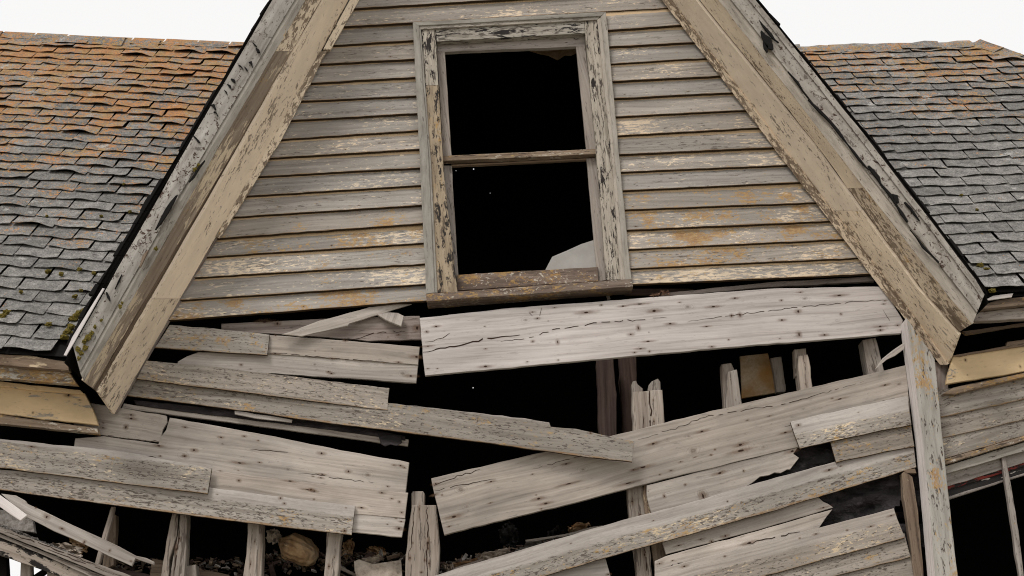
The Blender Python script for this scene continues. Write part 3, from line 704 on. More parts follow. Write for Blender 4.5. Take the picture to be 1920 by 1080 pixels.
for k in range(0, 18):                                    # courses above the frame, up to the apex
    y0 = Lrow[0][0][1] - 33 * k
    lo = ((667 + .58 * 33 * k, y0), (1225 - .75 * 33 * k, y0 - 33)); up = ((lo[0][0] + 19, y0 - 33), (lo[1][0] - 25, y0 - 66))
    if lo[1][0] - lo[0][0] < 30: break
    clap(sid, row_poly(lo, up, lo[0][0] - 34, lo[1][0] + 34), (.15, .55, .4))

# ------------------------------------------------------------------ window
win = empty('window', house); win['label'] = 'empty sash window with peeling casing and a broken pane'
W = lambda name, poly, mat, Y, thick=.03, axis=None, col=(.1, .5, .5), **k: slab(name, win, poly, mat, Y, thick=thick, axis=axis, col=col, jit=.0008, wave=.0012, **k)
W('casing_moulding', [(774, 41), (785, 45), (804, 300), (815, 549), (799, 551), (787, 300)], 'moulding', -.062, .06, ((774, 41), (799, 550)), (0, .5, .3))
W('casing_moulding', [(783, 46), (789, 53), (808, 300), (820, 549), (812, 549), (801, 300)], 'moulding', -.054, .05, ((774, 41), (799, 550)), (0, .5, .5))
W('casing_moulding', [(774, 41), (1136, 22), (1127, 30), (783, 48)], 'moulding', -.063, .06, None, (0, .5, .4))
W('casing_moulding', [(784, 47), (1126, 29), (1120, 37), (789, 55)], 'moulding', -.054, .05, None, (0, .5, .75))
W('casing_moulding', [(1136, 22), (1162, 300), (1184, 524), (1172, 525), (1153, 300), (1127, 31)], 'moulding', -.062, .06, ((1136, 22), (1184, 524)), (0, .5, .3))
W('casing_moulding', [(1128, 30), (1154, 300), (1173, 525), (1164, 525), (1147, 300), (1120, 37)], 'moulding', -.054, .05, ((1136, 22), (1184, 524)), (0, .5, .5))
W('casing_board', [(788, 53), (816, 51), (822, 160), (796, 160)], 'casing', -.042, .05, ((790, 60), (800, 300)), (.05, .5, .78))
W('casing_board', [(796, 160), (822, 160), (832, 320), (858, 548), (814, 549), (804, 300)], 'casing_tan', -.042, .05, ((790, 60), (812, 500)), (.3, .5, .55))
W('casing_board', [(817, 51), (1096, 37), (1097, 62), (819, 78)], 'casing', -.040, .05, None, (.05, .5, .75))
W('casing_board', [(1097, 37), (1120, 36), (1148, 300), (1166, 524), (1137, 525), (1119, 300), (1097, 62)], 'casing', -.042, .05, ((1100, 60), (1150, 520)), (.1, .5, .74))
W('sash_rail', [(819, 79), (1097, 63), (1097, 86), (1081, 87), (835, 97), (820, 97)], 'sash', .012, .035, ((819, 80), (1097, 63)))
W('sash_stile', [(819, 95), (834, 96), (847, 296), (831, 296)], 'sash', .010, .035, ((819, 95), (847, 296)), (.05, .5, .5))
W('sash_stile', [(1080, 87), (1097, 85), (1119, 282), (1100, 284)], 'sash', .010, .035, ((1080, 87), (1119, 282)), (.05, .5, .4))
W('sash_rail', [(829, 292), (1118, 279), (1118, 289), (829, 302)], 'eave', -.004, .05, None, (.45, .5, .6))
W('sash_rail', [(846, 308), (1102, 296), (1102, 299), (846, 311)], 'brown', .05, .03, None, (.35, .5, .4))
W('sash_stile', [(831, 310), (847, 310), (859, 513), (859, 545), (850, 545)], 'sash', .04, .035, ((831, 310), (859, 540)), (.1, .5, .7))
W('sash_stile', [(1100, 297), (1120, 295), (1138, 525), (1120, 528), (1118, 500)], 'sash', .04, .035, ((1100, 297), (1138, 525)), (.1, .5, .4))
W('sash_rail', [(856, 515), (1121, 500), (1122, 527), (857, 545)], 'sill', .02, .05, None, (.55, .45, .6))
W('sill', [(799, 551), (1184, 523), (1187, 537), (800, 565)], 'sill', -.085, .14, None, (.7, .62, .5))
W('glass_shard', [(1022, 507), (1035, 481), (1062, 470), (1090, 457), (1116, 449), (1122, 505)], 'glass', .055, .004)
slab('wallpaper_strip', house, [(970, 86), (1085, 80), (1090, 92), (1072, 104), (1060, 103), (1045, 112), (1028, 104), (1010, 100), (985, 92)], 'cloth', .9, thick=.01)

# ------------------------------------------------------------------ broken wall below the gable
wall = empty('broken_wall', house); wall['label'] = 'collapsed wall of sprung clapboards and bare sheathing planks'
def plank(px, mat='sheath', Y=0., col=(.1, .5, .35), nm='sheathing_plank', **k): return slab(nm, wall, px, mat, Y, col=col, **k)
def lowclap(px, bl, br, fh, Y=-.045, col=(.3, .5, .45), mat='clap_low', tz=.06, **k):
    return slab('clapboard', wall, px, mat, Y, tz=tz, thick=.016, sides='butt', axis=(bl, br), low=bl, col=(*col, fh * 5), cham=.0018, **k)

# wide pale plank under the window
plank([(787, 596), (960, 577), (1200, 559), (1440, 541), (1655, 537), (1693, 600), (1690, 625), (1440, 645), (1200, 666), (960, 689), (797, 704)], 'sheath_pale', Y=-.03, thick=.028, tx=0,
      nails=nl((818, 612, .03), (800, 622, .06, .03), (803, 649), (910, 612), (911, 654, .07), (1000, 585, .04), (1007, 597, .06, .02), (1027, 602, .03), (1040, 577, .06), (1100, 586, .08, .02), (1000, 640, .04, .022), (1045, 641, .04, .03), (1126, 572, .03), (1169, 574, .07), (1200, 570, .09, .016), (1226, 583, .06, .03), (1255, 607, .05), (1196, 615, .03, .05), (1182, 627), (1215, 623, .03), (1216, 640, .06), (1202, 654, .05), (1189, 661, .03), (1217, 659, .03), (1274, 567, .06), (1339, 575, .07), (1372, 592, .03, .03), (1388, 591, .03, .03), (1326, 612), (1365, 637), (1335, 650, .03), (1378, 559, .06), (988, 678, .04), (1047, 675, .05), (820, 691), (910, 687, .07), (802, 691, .05), (1500, 548, .05), (1573, 554, .06, .02), (1463, 563, .04), (1498, 584, .05, .025), (1577, 589, .03), (1467, 600, .06), (1498, 627, .06, .035), (1545, 628, .06), (1462, 635, .04), (1660, 564, .08), (1655, 570, .06), (1650, 612, .06, .02), (1650, 619, .06, .02), (1684, 610, .05)),
      cracks=[(.016, (794, 660), (860, 648), (905, 636), (975, 628)), (.009, (940, 640), (1000, 632), (1027, 620), (1120, 605), (1250, 596)), (.006, (1290, 602), (1440, 583), (1560, 570), (1680, 560)), (.006, (800, 640), (830, 634), (850, 620)), (.005, (988, 580), (998, 592)), (.005, (1015, 578), (1012, 592)), (.005, (1655, 580), (1680, 622))],
      knots=[(985, 600, .05), (1290, 575, .06), (1508, 560, .06)])
slab('lath', wall, [(1240, 550), (1440, 529), (1634, 518), (1640, 527), (1440, 538), (1240, 558)], 'sheath_dark', .02, thick=.03)
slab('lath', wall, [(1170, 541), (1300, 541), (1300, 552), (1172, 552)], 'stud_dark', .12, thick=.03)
slab('lath', wall, [(1133, 542), (1138, 541), (1144, 560), (1139, 561)], 'stud', .06, thick=.02)
# left side: plank behind, fallen lath, chip
plank([(415, 607), (600, 598), (787, 592), (790, 637), (690, 639), (560, 629), (415, 620)], 'sheath_dark', .03, nails=nl((495, 603, .06, .03), (520, 607, .05, .03), (782, 615, .06, .045), (745, 628, .07), (727, 632)), cracks=[(.008, (650, 640), (700, 625), (760, 622))])
slab('splinter', wall, [(706, 588), (728, 585), (746, 585), (757, 592), (752, 611), (738, 606), (724, 600)], 'sheath', -.012, tz=.5, thick=.012, jit=.003)
slab('lath', wall, [(528, 627), (600, 601), (692, 576), (740, 570), (772, 570), (720, 587), (655, 606), (652, 611), (566, 630)], 'sheath', -.02, tx=.12, thick=.012)
plank([(490, 628), (505, 628), (640, 638), (787, 650), (784, 684), (731, 680), (490, 662)], Y=-.012, nails=nl((518, 629), (647, 639), (590, 658, .04), (622, 654, .05), (780, 669, .05, .03), (747, 679, .05), (623, 672, .06), (515, 663, .04), (720, 680, .05)), cracks=[(.006, (505, 661), (620, 671), (729, 679))])
plank([(333, 678), (350, 668), (372, 660), (500, 663), (640, 673), (784, 684), (780, 718), (640, 709), (480, 698), (333, 683)], Y=-.004, nails=nl((617, 697, .03), (621, 700, .03), (771, 705, .05), (452, 684, .04), (470, 692)), knots=[(755, 700, .05), (590, 683, .04)])
lowclap([(290, 652), (318, 609), (400, 616), (480, 624), (505, 628), (501, 666), (400, 659)], (290, 652), (501, 666), .2, -.035, (.55, .5, .5))
lowclap([(256, 710), (274, 676), (370, 684), (480, 697), (600, 712), (730, 728), (726, 769), (600, 754), (480, 738), (360, 724)], (256, 710), (726, 769), .2, -.05, (.42, .52, .45))
lowclap([(236, 741), (246, 700), (360, 716), (480, 733), (727, 755), (960, 782), (1030, 792), (1033, 800), (1080, 804), (1110, 811), (1190, 827), (1185, 866), (1080, 854), (960, 837), (745, 809), (600, 791), (480, 773)], (236, 741), (1185, 866), .16, -.065, (.45, .53, .45), tx=-.028,
        nails=nl((896, 789, .012, .03), (1108, 812, .03)))
slab('lath', wall, [(228, 765), (232, 756), (350, 771), (480, 787), (620, 804), (766, 823), (764, 836), (620, 817), (480, 798), (300, 775)], 'sheath', .02, thick=.025)
slab('tar_paper', wall, [(250, 750), (480, 772), (700, 806), (760, 818), (760, 826), (620, 806), (480, 789), (255, 760)], 'paper', .012, thick=.004)
slab('tar_paper', wall, [(709, 814), (752, 816), (754, 830), (744, 836), (732, 833), (722, 837), (714, 832)], 'paper', -.02, tz=.2, thick=.003)
slab('lath', wall, [(440, 770), (480, 776), (548, 786), (546, 792), (480, 785), (440, 777)], 'sheath', -.02, thick=.012)
plank([(138, 750), (220, 764), (312, 779), (314, 792), (305, 806), (300, 829), (230, 821), (190, 815), (138, 806)], Y=0.0, nails=nl((244, 778, .05), (246, 785, .05), (236, 801, .03, .03), (193, 793, .06), (193, 802, .06), (180, 795)), cracks=[(.008, (196, 815), (250, 824), (299, 829))], knots=[(236, 800, .03)])
plank([(318, 783), (480, 812), (620, 840), (767, 867), (760, 924), (600, 910), (480, 900), (300, 874), (138, 842), (141, 822), (195, 818), (297, 832), (303, 818), (311, 806)], Y=-.006, thick=.026,
      nails=nl((347, 801, .05), (416, 820, .05), (363, 844, .06, .03), (347, 855, .10, .03), (458, 818, .08, .025), (484, 826, .05), (451, 868, .07), (487, 867, .05), (447, 882, .05), (413, 883, .06), (447, 901, .05), (545, 903, .05), (603, 850, .06, .02), (587, 893, .06), (601, 896, .06), (605, 889, .07), (652, 884, .04, .03), (737, 872, .04), (750, 873, .05), (759, 877, .05), (727, 912), (299, 836, .05), (300, 855), (201, 855, .04), (210, 848, .05)),
      cracks=[(.012, (142, 840), (200, 846), (250, 854), (292, 858)), (.007, (470, 842), (540, 848)), (.005, (560, 886), (700, 905))], knots=[(345, 855, .07), (540, 880, .05), (417, 832, .03), (690, 890, .06)])
plank([(380, 880), (480, 893), (600, 908), (765, 924), (759, 972), (600, 958), (380, 930)], Y=-.018, nails=nl((584, 918, .06), (590, 921, .05), (589, 936, .05, .018), (577, 918, .05), (716, 924, .05), (748, 941, .05, .025), (752, 961, .06), (679, 952, .04), (735, 935, .03), (545, 902), (447, 901)))
plank([(590, 945), (665, 960), (760, 973), (753, 1007), (655, 997), (590, 985)], Y=-.014, nails=nl((742, 972, .05), (752, 978, .05), (748, 991, .07, .03), (672, 961, .05), (725, 983, .04)))
lowclap([(-260, 790), (0, 823), (140, 837), (240, 848), (397, 878), (389, 926), (200, 903), (0, 877), (-260, 848)], (0, 877), (389, 926), .145, -.06, (.42, .55, .5), nails=nl((60, 837, .04), (201, 855, .03), (383, 917, .03)))
lowclap([(-260, 840), (0, 880), (392, 914), (480, 926), (666, 949), (659, 1003), (480, 982), (220, 948), (0, 918), (-260, 886)], (0, 918), (659, 1003), .10, -.038, (.38, .5, .6), mat='clap_half', nails=nl((405, 927, .04), (528, 934, .04), (532, 944, .04), (651, 952, .05), (646, 995, .05, .02)))
# right side
plank([(808, 897), (880, 880), (960, 861), (1060, 838), (1175, 810), (1440, 745), (1698, 685), (1709, 790), (1497, 838), (1440, 851), (1210, 908), (1080, 942), (960, 971), (833, 1003)], Y=-.016, thick=.028,
      nails=nl((815, 907, .05), (816, 928, .03), (828, 928, .04), (920, 903, .08), (999, 889, .06), (1062, 870, .08), (1066, 907, .1, .016), (920, 943, .08), (1005, 928, .04), (1011, 935, .08), (1023, 944, .05), (1014, 954, .05), (849, 969, .08, .02), (843, 987, .1, .016), (1178, 906, .11), (1188, 881, .05), (1207, 876, .14, .022), (1222, 832, .18, .03), (1237, 890, .05), (1257, 882, .08), (1275, 866, .08), (1303, 857, .07), (1334, 853, .07, .018), (1340, 843, .05), (1388, 834, .07, .02), (1390, 845, .12, .02), (1400, 788, .06), (1443, 780, .07), (1560, 747, .05), (1573, 748, .07), (1660, 722, .06), (1685, 720, .08, .016), (1316, 809, .06), (1472, 811, .1, .02)),
      cracks=[(.008, (812, 912), (850, 896), (900, 880)), (.006, (815, 920), (870, 908), (930, 898)), (.006, (1190, 828), (1250, 808), (1330, 780), (1440, 762), (1480, 755), (1620, 715)), (.008, (1470, 800), (1600, 766), (1704, 742)), (.005, (1000, 878), (1060, 862), (1110, 850))],
      knots=[(864, 918, .07), (875, 950, .05), (1093, 881, .06), (1291, 818, .04), (1251, 823, .03), (1300, 845, .08), (1431, 838, .05)])
lowclap([(1482, 791), (1600, 764), (1702, 742), (1709, 796), (1600, 818), (1500, 841)], (1500, 841), (1709, 796), 0.085, -.055, mat='clap_half', tz=.05, col=(.5, .56, .5), nails=nl((1497, 797, .05), (1608, 773, .05)))
lowclap([(1556, 826), (1708, 792), (1714, 837), (1640, 851), (1568, 867)], (1568, 867), (1714, 837), 0.2, -.04, mat='clap_low', tz=.08, col=(.62, .5, .45))
bm = bmesh.new(); vs = {}
for i in range(41):
    for j in range(19):
        x, y = 1390 + i * 9, 828 + j * 11
        q = P(x, y, .04 + .05 * mnoise.fractal(Vector((i * .2, j * .55 + i * .16, 2)), .9, 2, 5)); vs[i, j] = bm.verts.new(q)
for i in range(40):
    for j in range(18):
        if (math.hypot(i - 33.3, (j - 10.6) * 2.2) < 1.7) or (i > 28 and j > 12 + (36 - i) * .2 and j < 14): continue
        bm.faces.new((vs[i, j], vs[i + 1, j], vs[i + 1, j + 1], vs[i, j + 1]))
me = bpy.data.meshes.new('tar_paper'); bm.to_mesh(me); bm.free()
for f in me.polygons: f.use_smooth = True
link('tar_paper', me, wall, 'paper')
plank([(1213, 910), (1360, 872), (1496, 838), (1488, 851), (1498, 859), (1481, 880), (1476, 881), (1464, 887), (1452, 886), (1442, 891), (1425, 894), (1412, 905), (1397, 914), (1388, 940), (1228, 985), (1212, 930)], Y=-.010, nails=nl((1216, 921, .03), (1349, 887, .05), (1246, 930, .02, .03), (1395, 883, .01), (1285, 909, .02), (1320, 930, .05, .06), (1485, 846, .06, .02)), knots=[(1316, 925, .06)])
lowclap([(780, 1091), (870, 1062), (960, 1036), (1167, 975), (1320, 935), (1440, 900), (1565, 866), (1713, 834), (1718, 876), (1692, 884), (1570, 921), (1440, 960), (1235, 1018), (1135, 1046), (960, 1098), (780, 1148)], (1010, 1082), (1692, 884), 0.085, -.045, mat='clap_half', tz=.05, col=(.52, .56, .62), nails=nl((1071, 1019, .04), (1225, 976, .05), (1363, 940, .03), (1555, 881, .05), (1577, 874, .05)))
plank([(1240, 1012), (1530, 928), (1543, 940), (1553, 944), (1562, 952), (1440, 988), (1249, 1040)], Y=-.006, nails=nl((1271, 1023, .05), (1315, 1011, .10, .014), (1361, 1005, .06), (1335, 1015, .03, .02), (1545, 952, .06), (1490, 942, .12, .012)))
plank([(1228, 1052), (1249, 1042), (1440, 990), (1561, 955), (1548, 972), (1534, 992), (1440, 1020), (1228, 1078)], Y=-.010, nails=nl((1261, 1051, .06), (1405, 1018, .12, .018), (1236, 1057, .03)), cracks=[(.01, (1400, 1019), (1445, 1009), (1500, 997)), (.008, (1235, 1068), (1290, 1052))])
lowclap([(1228, 1069), (1380, 1030), (1534, 990), (1676, 953), (1697, 1008), (1440, 1078), (1300, 1116), (1228, 1136)], (1228, 1136), (1697, 1008), 0.1, -.045, mat='clap_half', tz=.05, col=(.3, .6, .35), nails=nl((1360, 1043, .03), (1284, 1062, .04), (1530, 1001, .03), (1588, 994, .03), (1634, 987, .03), (1499, 1009, .03), (1670, 967, .04)))
lowclap([(1420, 1076), (1696, 1000), (1707, 1044), (1540, 1087), (1420, 1118)], (1540, 1087), (1707, 1044), 0.2, -.03, mat='clap_low', tz=.05, col=(.35, .5, .4))
lowclap([(1520, 1086), (1706, 1036), (1724, 1100), (1520, 1150)], (1520, 1150), (1724, 1100), 0.2, -.018, mat='clap_low', tz=.05, col=(.3, .5, .4))
plank([(960, 1096), (1010, 1080), (1135, 1046), (1150, 1100), (960, 1130)], Y=-.012, nails=nl((1141, 1077, .05)))
slab('corner_batten', wall, [(1691, 888), (1697, 883), (1711, 894), (1722, 960), (1734, 1095), (1716, 1095), (1702, 980), (1694, 930)], 'brown', -.03, thick=.05, axis=((1695, 890), (1725, 1090)), col=(.3, .5, .5))
slab('corner_batten', wall, [(1694, 882), (1716, 879), (1718, 887), (1700, 887)], 'brown', -.034, thick=.04)
# corner post, a boxed corner board standing proud
slab('corner_post', house, [(1700, 596), (1745, 660), (1753, 674), (1766, 810), (1797, 1095), (1755, 1095), (1731, 830), (1714, 700)], 'post', -.16, thick=.15, axis=((1708, 620), (1775, 1090)), col=(.58, .5, .5), sides='post_side', jit=.0006, wave=.0012)
slab('splinter', wall, [(1696, 641), (1696, 654), (1678, 667), (1663, 674), (1641, 691), (1655, 672), (1675, 655)], 'sheath', -.05, thick=.006)

# ------------------------------------------------------------------ studs in the openings
frm = empty('wall_frame', house)
def stud(px, Y=.03, mat='stud', thick=.09, **k):
    return slab('stud', frm, px, mat, Y, thick=thick, axis=k.pop('axis', (px[0], px[-1])), jit=.002, wave=.004, cham=.004, col=(.1, .5, k.pop('dk', .5)), **k)
stud([(1186, 734), (1242, 731), (1244, 765), (1247, 820), (1188, 825)], .02, axis=((1190, 734), (1194, 820)), cracks=[(.016, (1216, 733), (1220, 770), (1218, 815)), (.008, (1205, 780), (1207, 815))], nails=nl((1225, 750, .05, .02), (1226, 790, .05, .015)))
stud([(1184, 722), (1186, 715), (1193, 714), (1196, 720), (1206, 728), (1207, 745), (1186, 745)], .05, thick=.06, axis=((1186, 715), (1188, 745)))
stud([(1214, 745), (1214, 733), (1216, 722), (1222, 715), (1234, 710), (1238, 716), (1239, 745)], .05, thick=.06, axis=((1228, 712), (1230, 745)))
stud([(1364, 697), (1382, 693), (1392, 760), (1372, 790), (1362, 770)], .03, axis=((1372, 695), (1380, 780)), thick=.11, nails=nl((1379, 750, .04, .01), (1371, 712, .02, .01)))
stud([(1352, 683), (1371, 680), (1378, 696), (1380, 760), (1358, 768)], .09, thick=.07, axis=((1360, 682), (1368, 760)))
stud([(1446, 671), (1465, 668), (1474, 728), (1472, 734), (1456, 736)], .32, 'stud', .05, axis=((1455, 670), (1465, 735)))
stud([(1496, 667), (1514, 664), (1517, 670), (1524, 728), (1526, 745), (1502, 750)], .03, axis=((1505, 666), (1513, 740)), thick=.11, nails=nl((1510, 720, .04, .015), (1509, 680, .03, .01)))
stud([(1489, 655), (1511, 652), (1515, 700), (1492, 705)], .09, thick=.07, axis=((1500, 654), (1504, 700)))
stud([(1617, 637), (1642, 633), (1660, 700), (1630, 706)], .05, axis=((1630, 635), (1645, 700)), thick=.12, nails=nl((1644, 690, .03, .015)))
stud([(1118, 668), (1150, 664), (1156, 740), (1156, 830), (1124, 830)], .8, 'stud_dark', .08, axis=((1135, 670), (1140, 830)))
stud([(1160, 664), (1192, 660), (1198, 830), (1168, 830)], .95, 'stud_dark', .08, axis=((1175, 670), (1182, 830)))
stud([(771, 947), (818, 946), (824, 1040), (820, 1100), (757, 1100), (763, 1020)], .02, axis=((795, 950), (790, 1095)), nails=nl((787, 955, .06, .012), (775, 980, .05, .012), (773, 1018, .04, .02), (802, 1018, .05, .02), (803, 1029, .06, .015), (767, 1046, .04, .015), (804, 1056, .06, .012), (789, 1073, .03, .03), (795, 1050, .04, .015)), cracks=[(.012, (801, 950), (802, 1000), (800, 1060), (804, 1100)), (.007, (777, 950), (774, 1000), (766, 1050))], knots=[(808, 1017, .03)], dk=.6)
stud([(771, 925), (774, 921), (793, 921), (797, 926), (796, 950), (771, 950)], .06, thick=.06, axis=((783, 922), (783, 950)))
stud([(1173, 900), (1203, 895), (1212, 970), (1226, 1100), (1196, 1100), (1182, 980)], .04, axis=((1188, 905), (1210, 1090)), nails=nl((1185, 940, .05, .015), (1198, 965, .03, .03), (1208, 1040, .1, .015)), cracks=[(.012, (1207, 1028), (1212, 1070))])
stud([(1209, 890), (1214, 905), (1222, 962), (1214, 990), (1206, 930)], .02, 'brown', .05, axis=((1210, 895), (1218, 980)))
stud([(1218, 1000), (1246, 1000), (1252, 1100), (1232, 1100)], .06, 'brown', .08, axis=((1232, 1000), (1242, 1090)))
stud([(323, 960), (334, 960), (330, 1005), (318, 1050), (315, 1100), (300, 1100), (309, 1035)], .06, axis=((328, 965), (308, 1095)), dk=.7)
stud([(338, 960), (351, 960), (349, 1030), (344, 1100), (316, 1100), (325, 1045), (334, 1000)], .05, axis=((345, 965), (330, 1095)), dk=.75, nails=nl((331, 1030, .05, .02), (336, 1010, .05, .015)), cracks=[(.012, (337, 985), (333, 1030), (326, 1080))])
stud([(345, 1062), (367, 1058), (372, 1100), (343, 1100)], .10, axis=((356, 1060), (358, 1100)))
stud([(466, 960), (492, 960), (491, 1100), (455, 1100)], .05, axis=((479, 965), (473, 1095)), dk=.6, nails=nl((475, 1015, .08, .015), (468, 1058, .05, .015)))
stud([(616, 980), (642, 980), (632, 1100), (606, 1100)], .05, axis=((629, 985), (619, 1095)), dk=.6, nails=nl((627, 1045, .06, .012), (617, 1062, .05, .015)))
stud([(209, 950), (215, 950), (203, 1000), (186, 1058), (176, 1062), (193, 1000)], .06, thick=.03, axis=((212, 955), (181, 1060)))
stud([(205, 960), (218, 965), (212, 1060), (190, 1070)], .2, 'brown', .06, axis=((212, 965), (200, 1065)))
slab('joist', frm, [(285, 1047), (330, 1056), (430, 1078), (425, 1100), (280, 1085)], 'brown', .25, thick=.1)
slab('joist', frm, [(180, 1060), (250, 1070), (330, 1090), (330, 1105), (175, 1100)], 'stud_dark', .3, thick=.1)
slab('plaster_panel', frm, [(1388, 668), (1440, 662), (1456, 736), (1391, 747)], 'plaster', .36, thick=.02)

# ------------------------------------------------------------------ main eave trim, left and right
evL = empty('eave_cornice', house); evL['label'] = 'ochre painted eave boards below the left roof slope'
EV = lambda nm, px, mat, Y, thick=.03, col=(.3, .5, .5), **k: slab(nm, evL, px, mat, Y, thick=thick, col=col, **k)
EV('fascia_board', [(-260, 648), (0, 664), (60, 667), (127, 678), (129, 695), (60, 689), (0, 684), (-260, 668)], 'brown', -.29, .05, (.3, .7, .5))
EV('eave_moulding', [(-260, 668), (0, 684), (60, 690), (131, 699), (144, 721), (60, 714), (0, 709), (-260, 690)], 'eave', -.24, .05, (.85, .62, .6))
EV('frieze_board', [(-260, 696), (0, 720), (60, 727), (158, 737), (172, 763), (184, 797), (60, 783), (0, 775), (-260, 748)], 'yellow', -.09, .03, (.15, .55, .3), nails=nl((56, 738, .03), (130, 741, .04, .03), (150, 750, .06), (63, 774, .03, .02)))
EV('frieze_ledge', [(-260, 692), (0, 715), (60, 722), (150, 731), (158, 739), (60, 731), (0, 724), (-260, 700)], 'yellow', -.115, .03, (.4, .5, .5))
EV('bed_moulding', [(-260, 750), (0, 777), (60, 786), (182, 803), (184, 813), (110, 806), (0, 794), (-260, 765)], 'eave', -.075, .05, (.5, .5, .5))
evR = empty('eave_cornice', house); evR['label'] = 'grey and mossy eave boards below the right roof slope'
EV2 = lambda nm, px, mat, Y, thick=.03, col=(.3, .5, .5), **k: slab(nm, evR, px, mat, Y, thick=thick, col=col, **k)
EV2('drip_edge', [(1849, 561), (1862, 554), (1900, 549), (1897, 557), (1853, 563)], 'post_side', -.30, .01)
EV2('fascia_board', [(1838, 573), (1870, 563), (1920, 556), (2250, 530), (2250, 552), (1920, 572), (1836, 581)], 'brown', -.28, .05, (.75, .6, .6))
EV2('eave_moulding', [(1828, 586), (1920, 577), (2250, 552), (2250, 576), (1920, 597), (1826, 603)], 'sash', -.24, .05, (.3, .5, .5))
EV2('soffit_lath', [(1805, 621), (1920, 605), (2250, 572), (2250, 580), (1920, 610), (1812, 627)], 'brown', -.12, .03)

# ------------------------------------------------------------------ wall right of the corner post, with a window head
rw = empty('side_wall', house)
RW = lambda nm, px, mat, Y, thick=.02, col=(.3, .5, .45), par=None, **k: slab(nm, par or rw, px, mat, Y, thick=thick, col=col, **k)
RW('frieze_board', [(1787, 669), (1800, 664), (1890, 650), (1920, 644), (2250, 592), (2250, 640), (1920, 696), (1774, 720)], 'yellow', -.09, .03, (.12, .52, .3), nails=nl((1810, 675, .03, .03), (1911, 687, .04, .03), (1790, 706, .03), (1814, 703, .03)))
RW('frieze_ledge', [(1785, 666), (1840, 657), (1886, 648), (1889, 641), (1920, 636), (2250, 584), (2250, 595), (1920, 648), (1890, 653), (1800, 668)], 'brown', -.105, .03, (.4, .6, .5))
RW('bed_moulding', [(1768, 738), (1786, 727), (1920, 699), (2250, 640), (2250, 650), (1920, 707), (1792, 738)], 'eave', -.08, .05, (.6, .45, .5))
RW('sheathing_plank', [(1740, 676), (1778, 684), (1778, 738), (1764, 745), (1740, 742)], 'sheath_dark', -.01, knots=[(1757, 698, .03)])
rl = [((1762, 738), (1920, 702)), ((1765, 782), (1920, 748)), ((1768, 821), (1920, 787)), ((1772, 859), (1920, 817))]
for up, lo in zip(rl, rl[1:]):
    q = row_poly(lo, up, 1735, 2250, 6); slab('clapboard', rw, q, 'clap_low', -.022, tz=.12, thick=.014, axis=(q[0], q[1]), col=(.38, .5, .42), low=1)
sw = empty('side_window', house); sw['label'] = 'broken window with red and black head right of the corner post'
RW('head_drip', [(1768, 862), (1920, 817), (2250, 720), (2250, 730), (1920, 826), (1772, 871)], 'eave', -.07, .08, (.7, .7, .7), sw)
RW('head_casing', [(1772, 874), (1920, 829), (2250, 732), (2250, 747), (1920, 846), (1775, 888)], 'post', -.045, .04, (.35, .5, .4), sw)
RW('head_board', [(1772, 888), (1880, 857), (1920, 846), (2250, 747), (2250, 772), (1920, 868), (1776, 912)], 'sash', .0, .03, (.2, .5, .4), sw)
RW('sash_rail', [(1774, 912), (1920, 867), (2250, 770), (2250, 778), (1920, 875), (1776, 919)], 'red', .01, .03, (0, .5, .5), sw)
RW('sash_rail', [(1774, 919), (1920, 875), (2250, 778), (2250, 790), (1920, 887), (1778, 934)], 'black_white', .02, .03, (0, .5, .5), sw)
RW('sash_rail', [(1774, 933), (1920, 887), (2250, 790), (2250, 793), (1920, 891), (1778, 937)], 'sash', .015, .03, (.2, .5, .5), sw)
RW('muntin', [(1877, 851), (1884, 849), (1905, 960), (1923, 1100), (1914, 1100), (1893, 960)], 'sash', -.03, .03, (.35, .5, .6), sw, axis=((1880, 855), (1918, 1095)))

# ------------------------------------------------------------------ lower left: flaking beam over a porch opening
por = empty('porch_head', house); por['label'] = 'fallen beam with black flaking paint at the lower left'
slab('beam_moulding', por, [(-260, 885), (0, 988), (120, 1033), (250, 1082), (290, 1100), (262, 1106), (120, 1047), (0, 999), (-260, 897)], 'stud', -.09, thick=.06, col=(.1, .5, .6), cracks=[(.008, (10, 997), (80, 1021), (180, 1060)), (.006, (90, 1030), (200, 1072))])
slab('beam_moulding', por, [(-260, 898), (0, 1001), (120, 1049), (230, 1095), (205, 1098), (120, 1058), (0, 1007), (-260, 905)], 'stud', -.07, thick=.05, col=(.1, .5, .6))
slab('beam_board', por, [(-260, 905), (0, 1008), (120, 1058), (215, 1098), (150, 1104), (110, 1080), (0, 1041), (-260, 940)], 'beam', -.055, thick=.04, col=(0, .5, .55))
slab('porch_post', por, [(39, 1050), (57, 1056), (58, 1110), (38, 1110)], 'stud', .02, thick=.06, axis=((48, 1050), (48, 1110)))
slab('porch_post', por, [(-30, 1030), (11, 1044), (14, 1110), (-30, 1110)], 'dark', .02, thick=.06, axis=((0, 1040), (0, 1110)))
slab('porch_brace', por, [(60, 1080), (84, 1064), (90, 1070), (66, 1088)], 'dark', .05, thick=.04)
slab('porch_post', por, [(88, 1066), (120, 1074), (120, 1110), (88, 1110)], 'stud', .04, thick=.06, axis=((100, 1066), (100, 1110)))

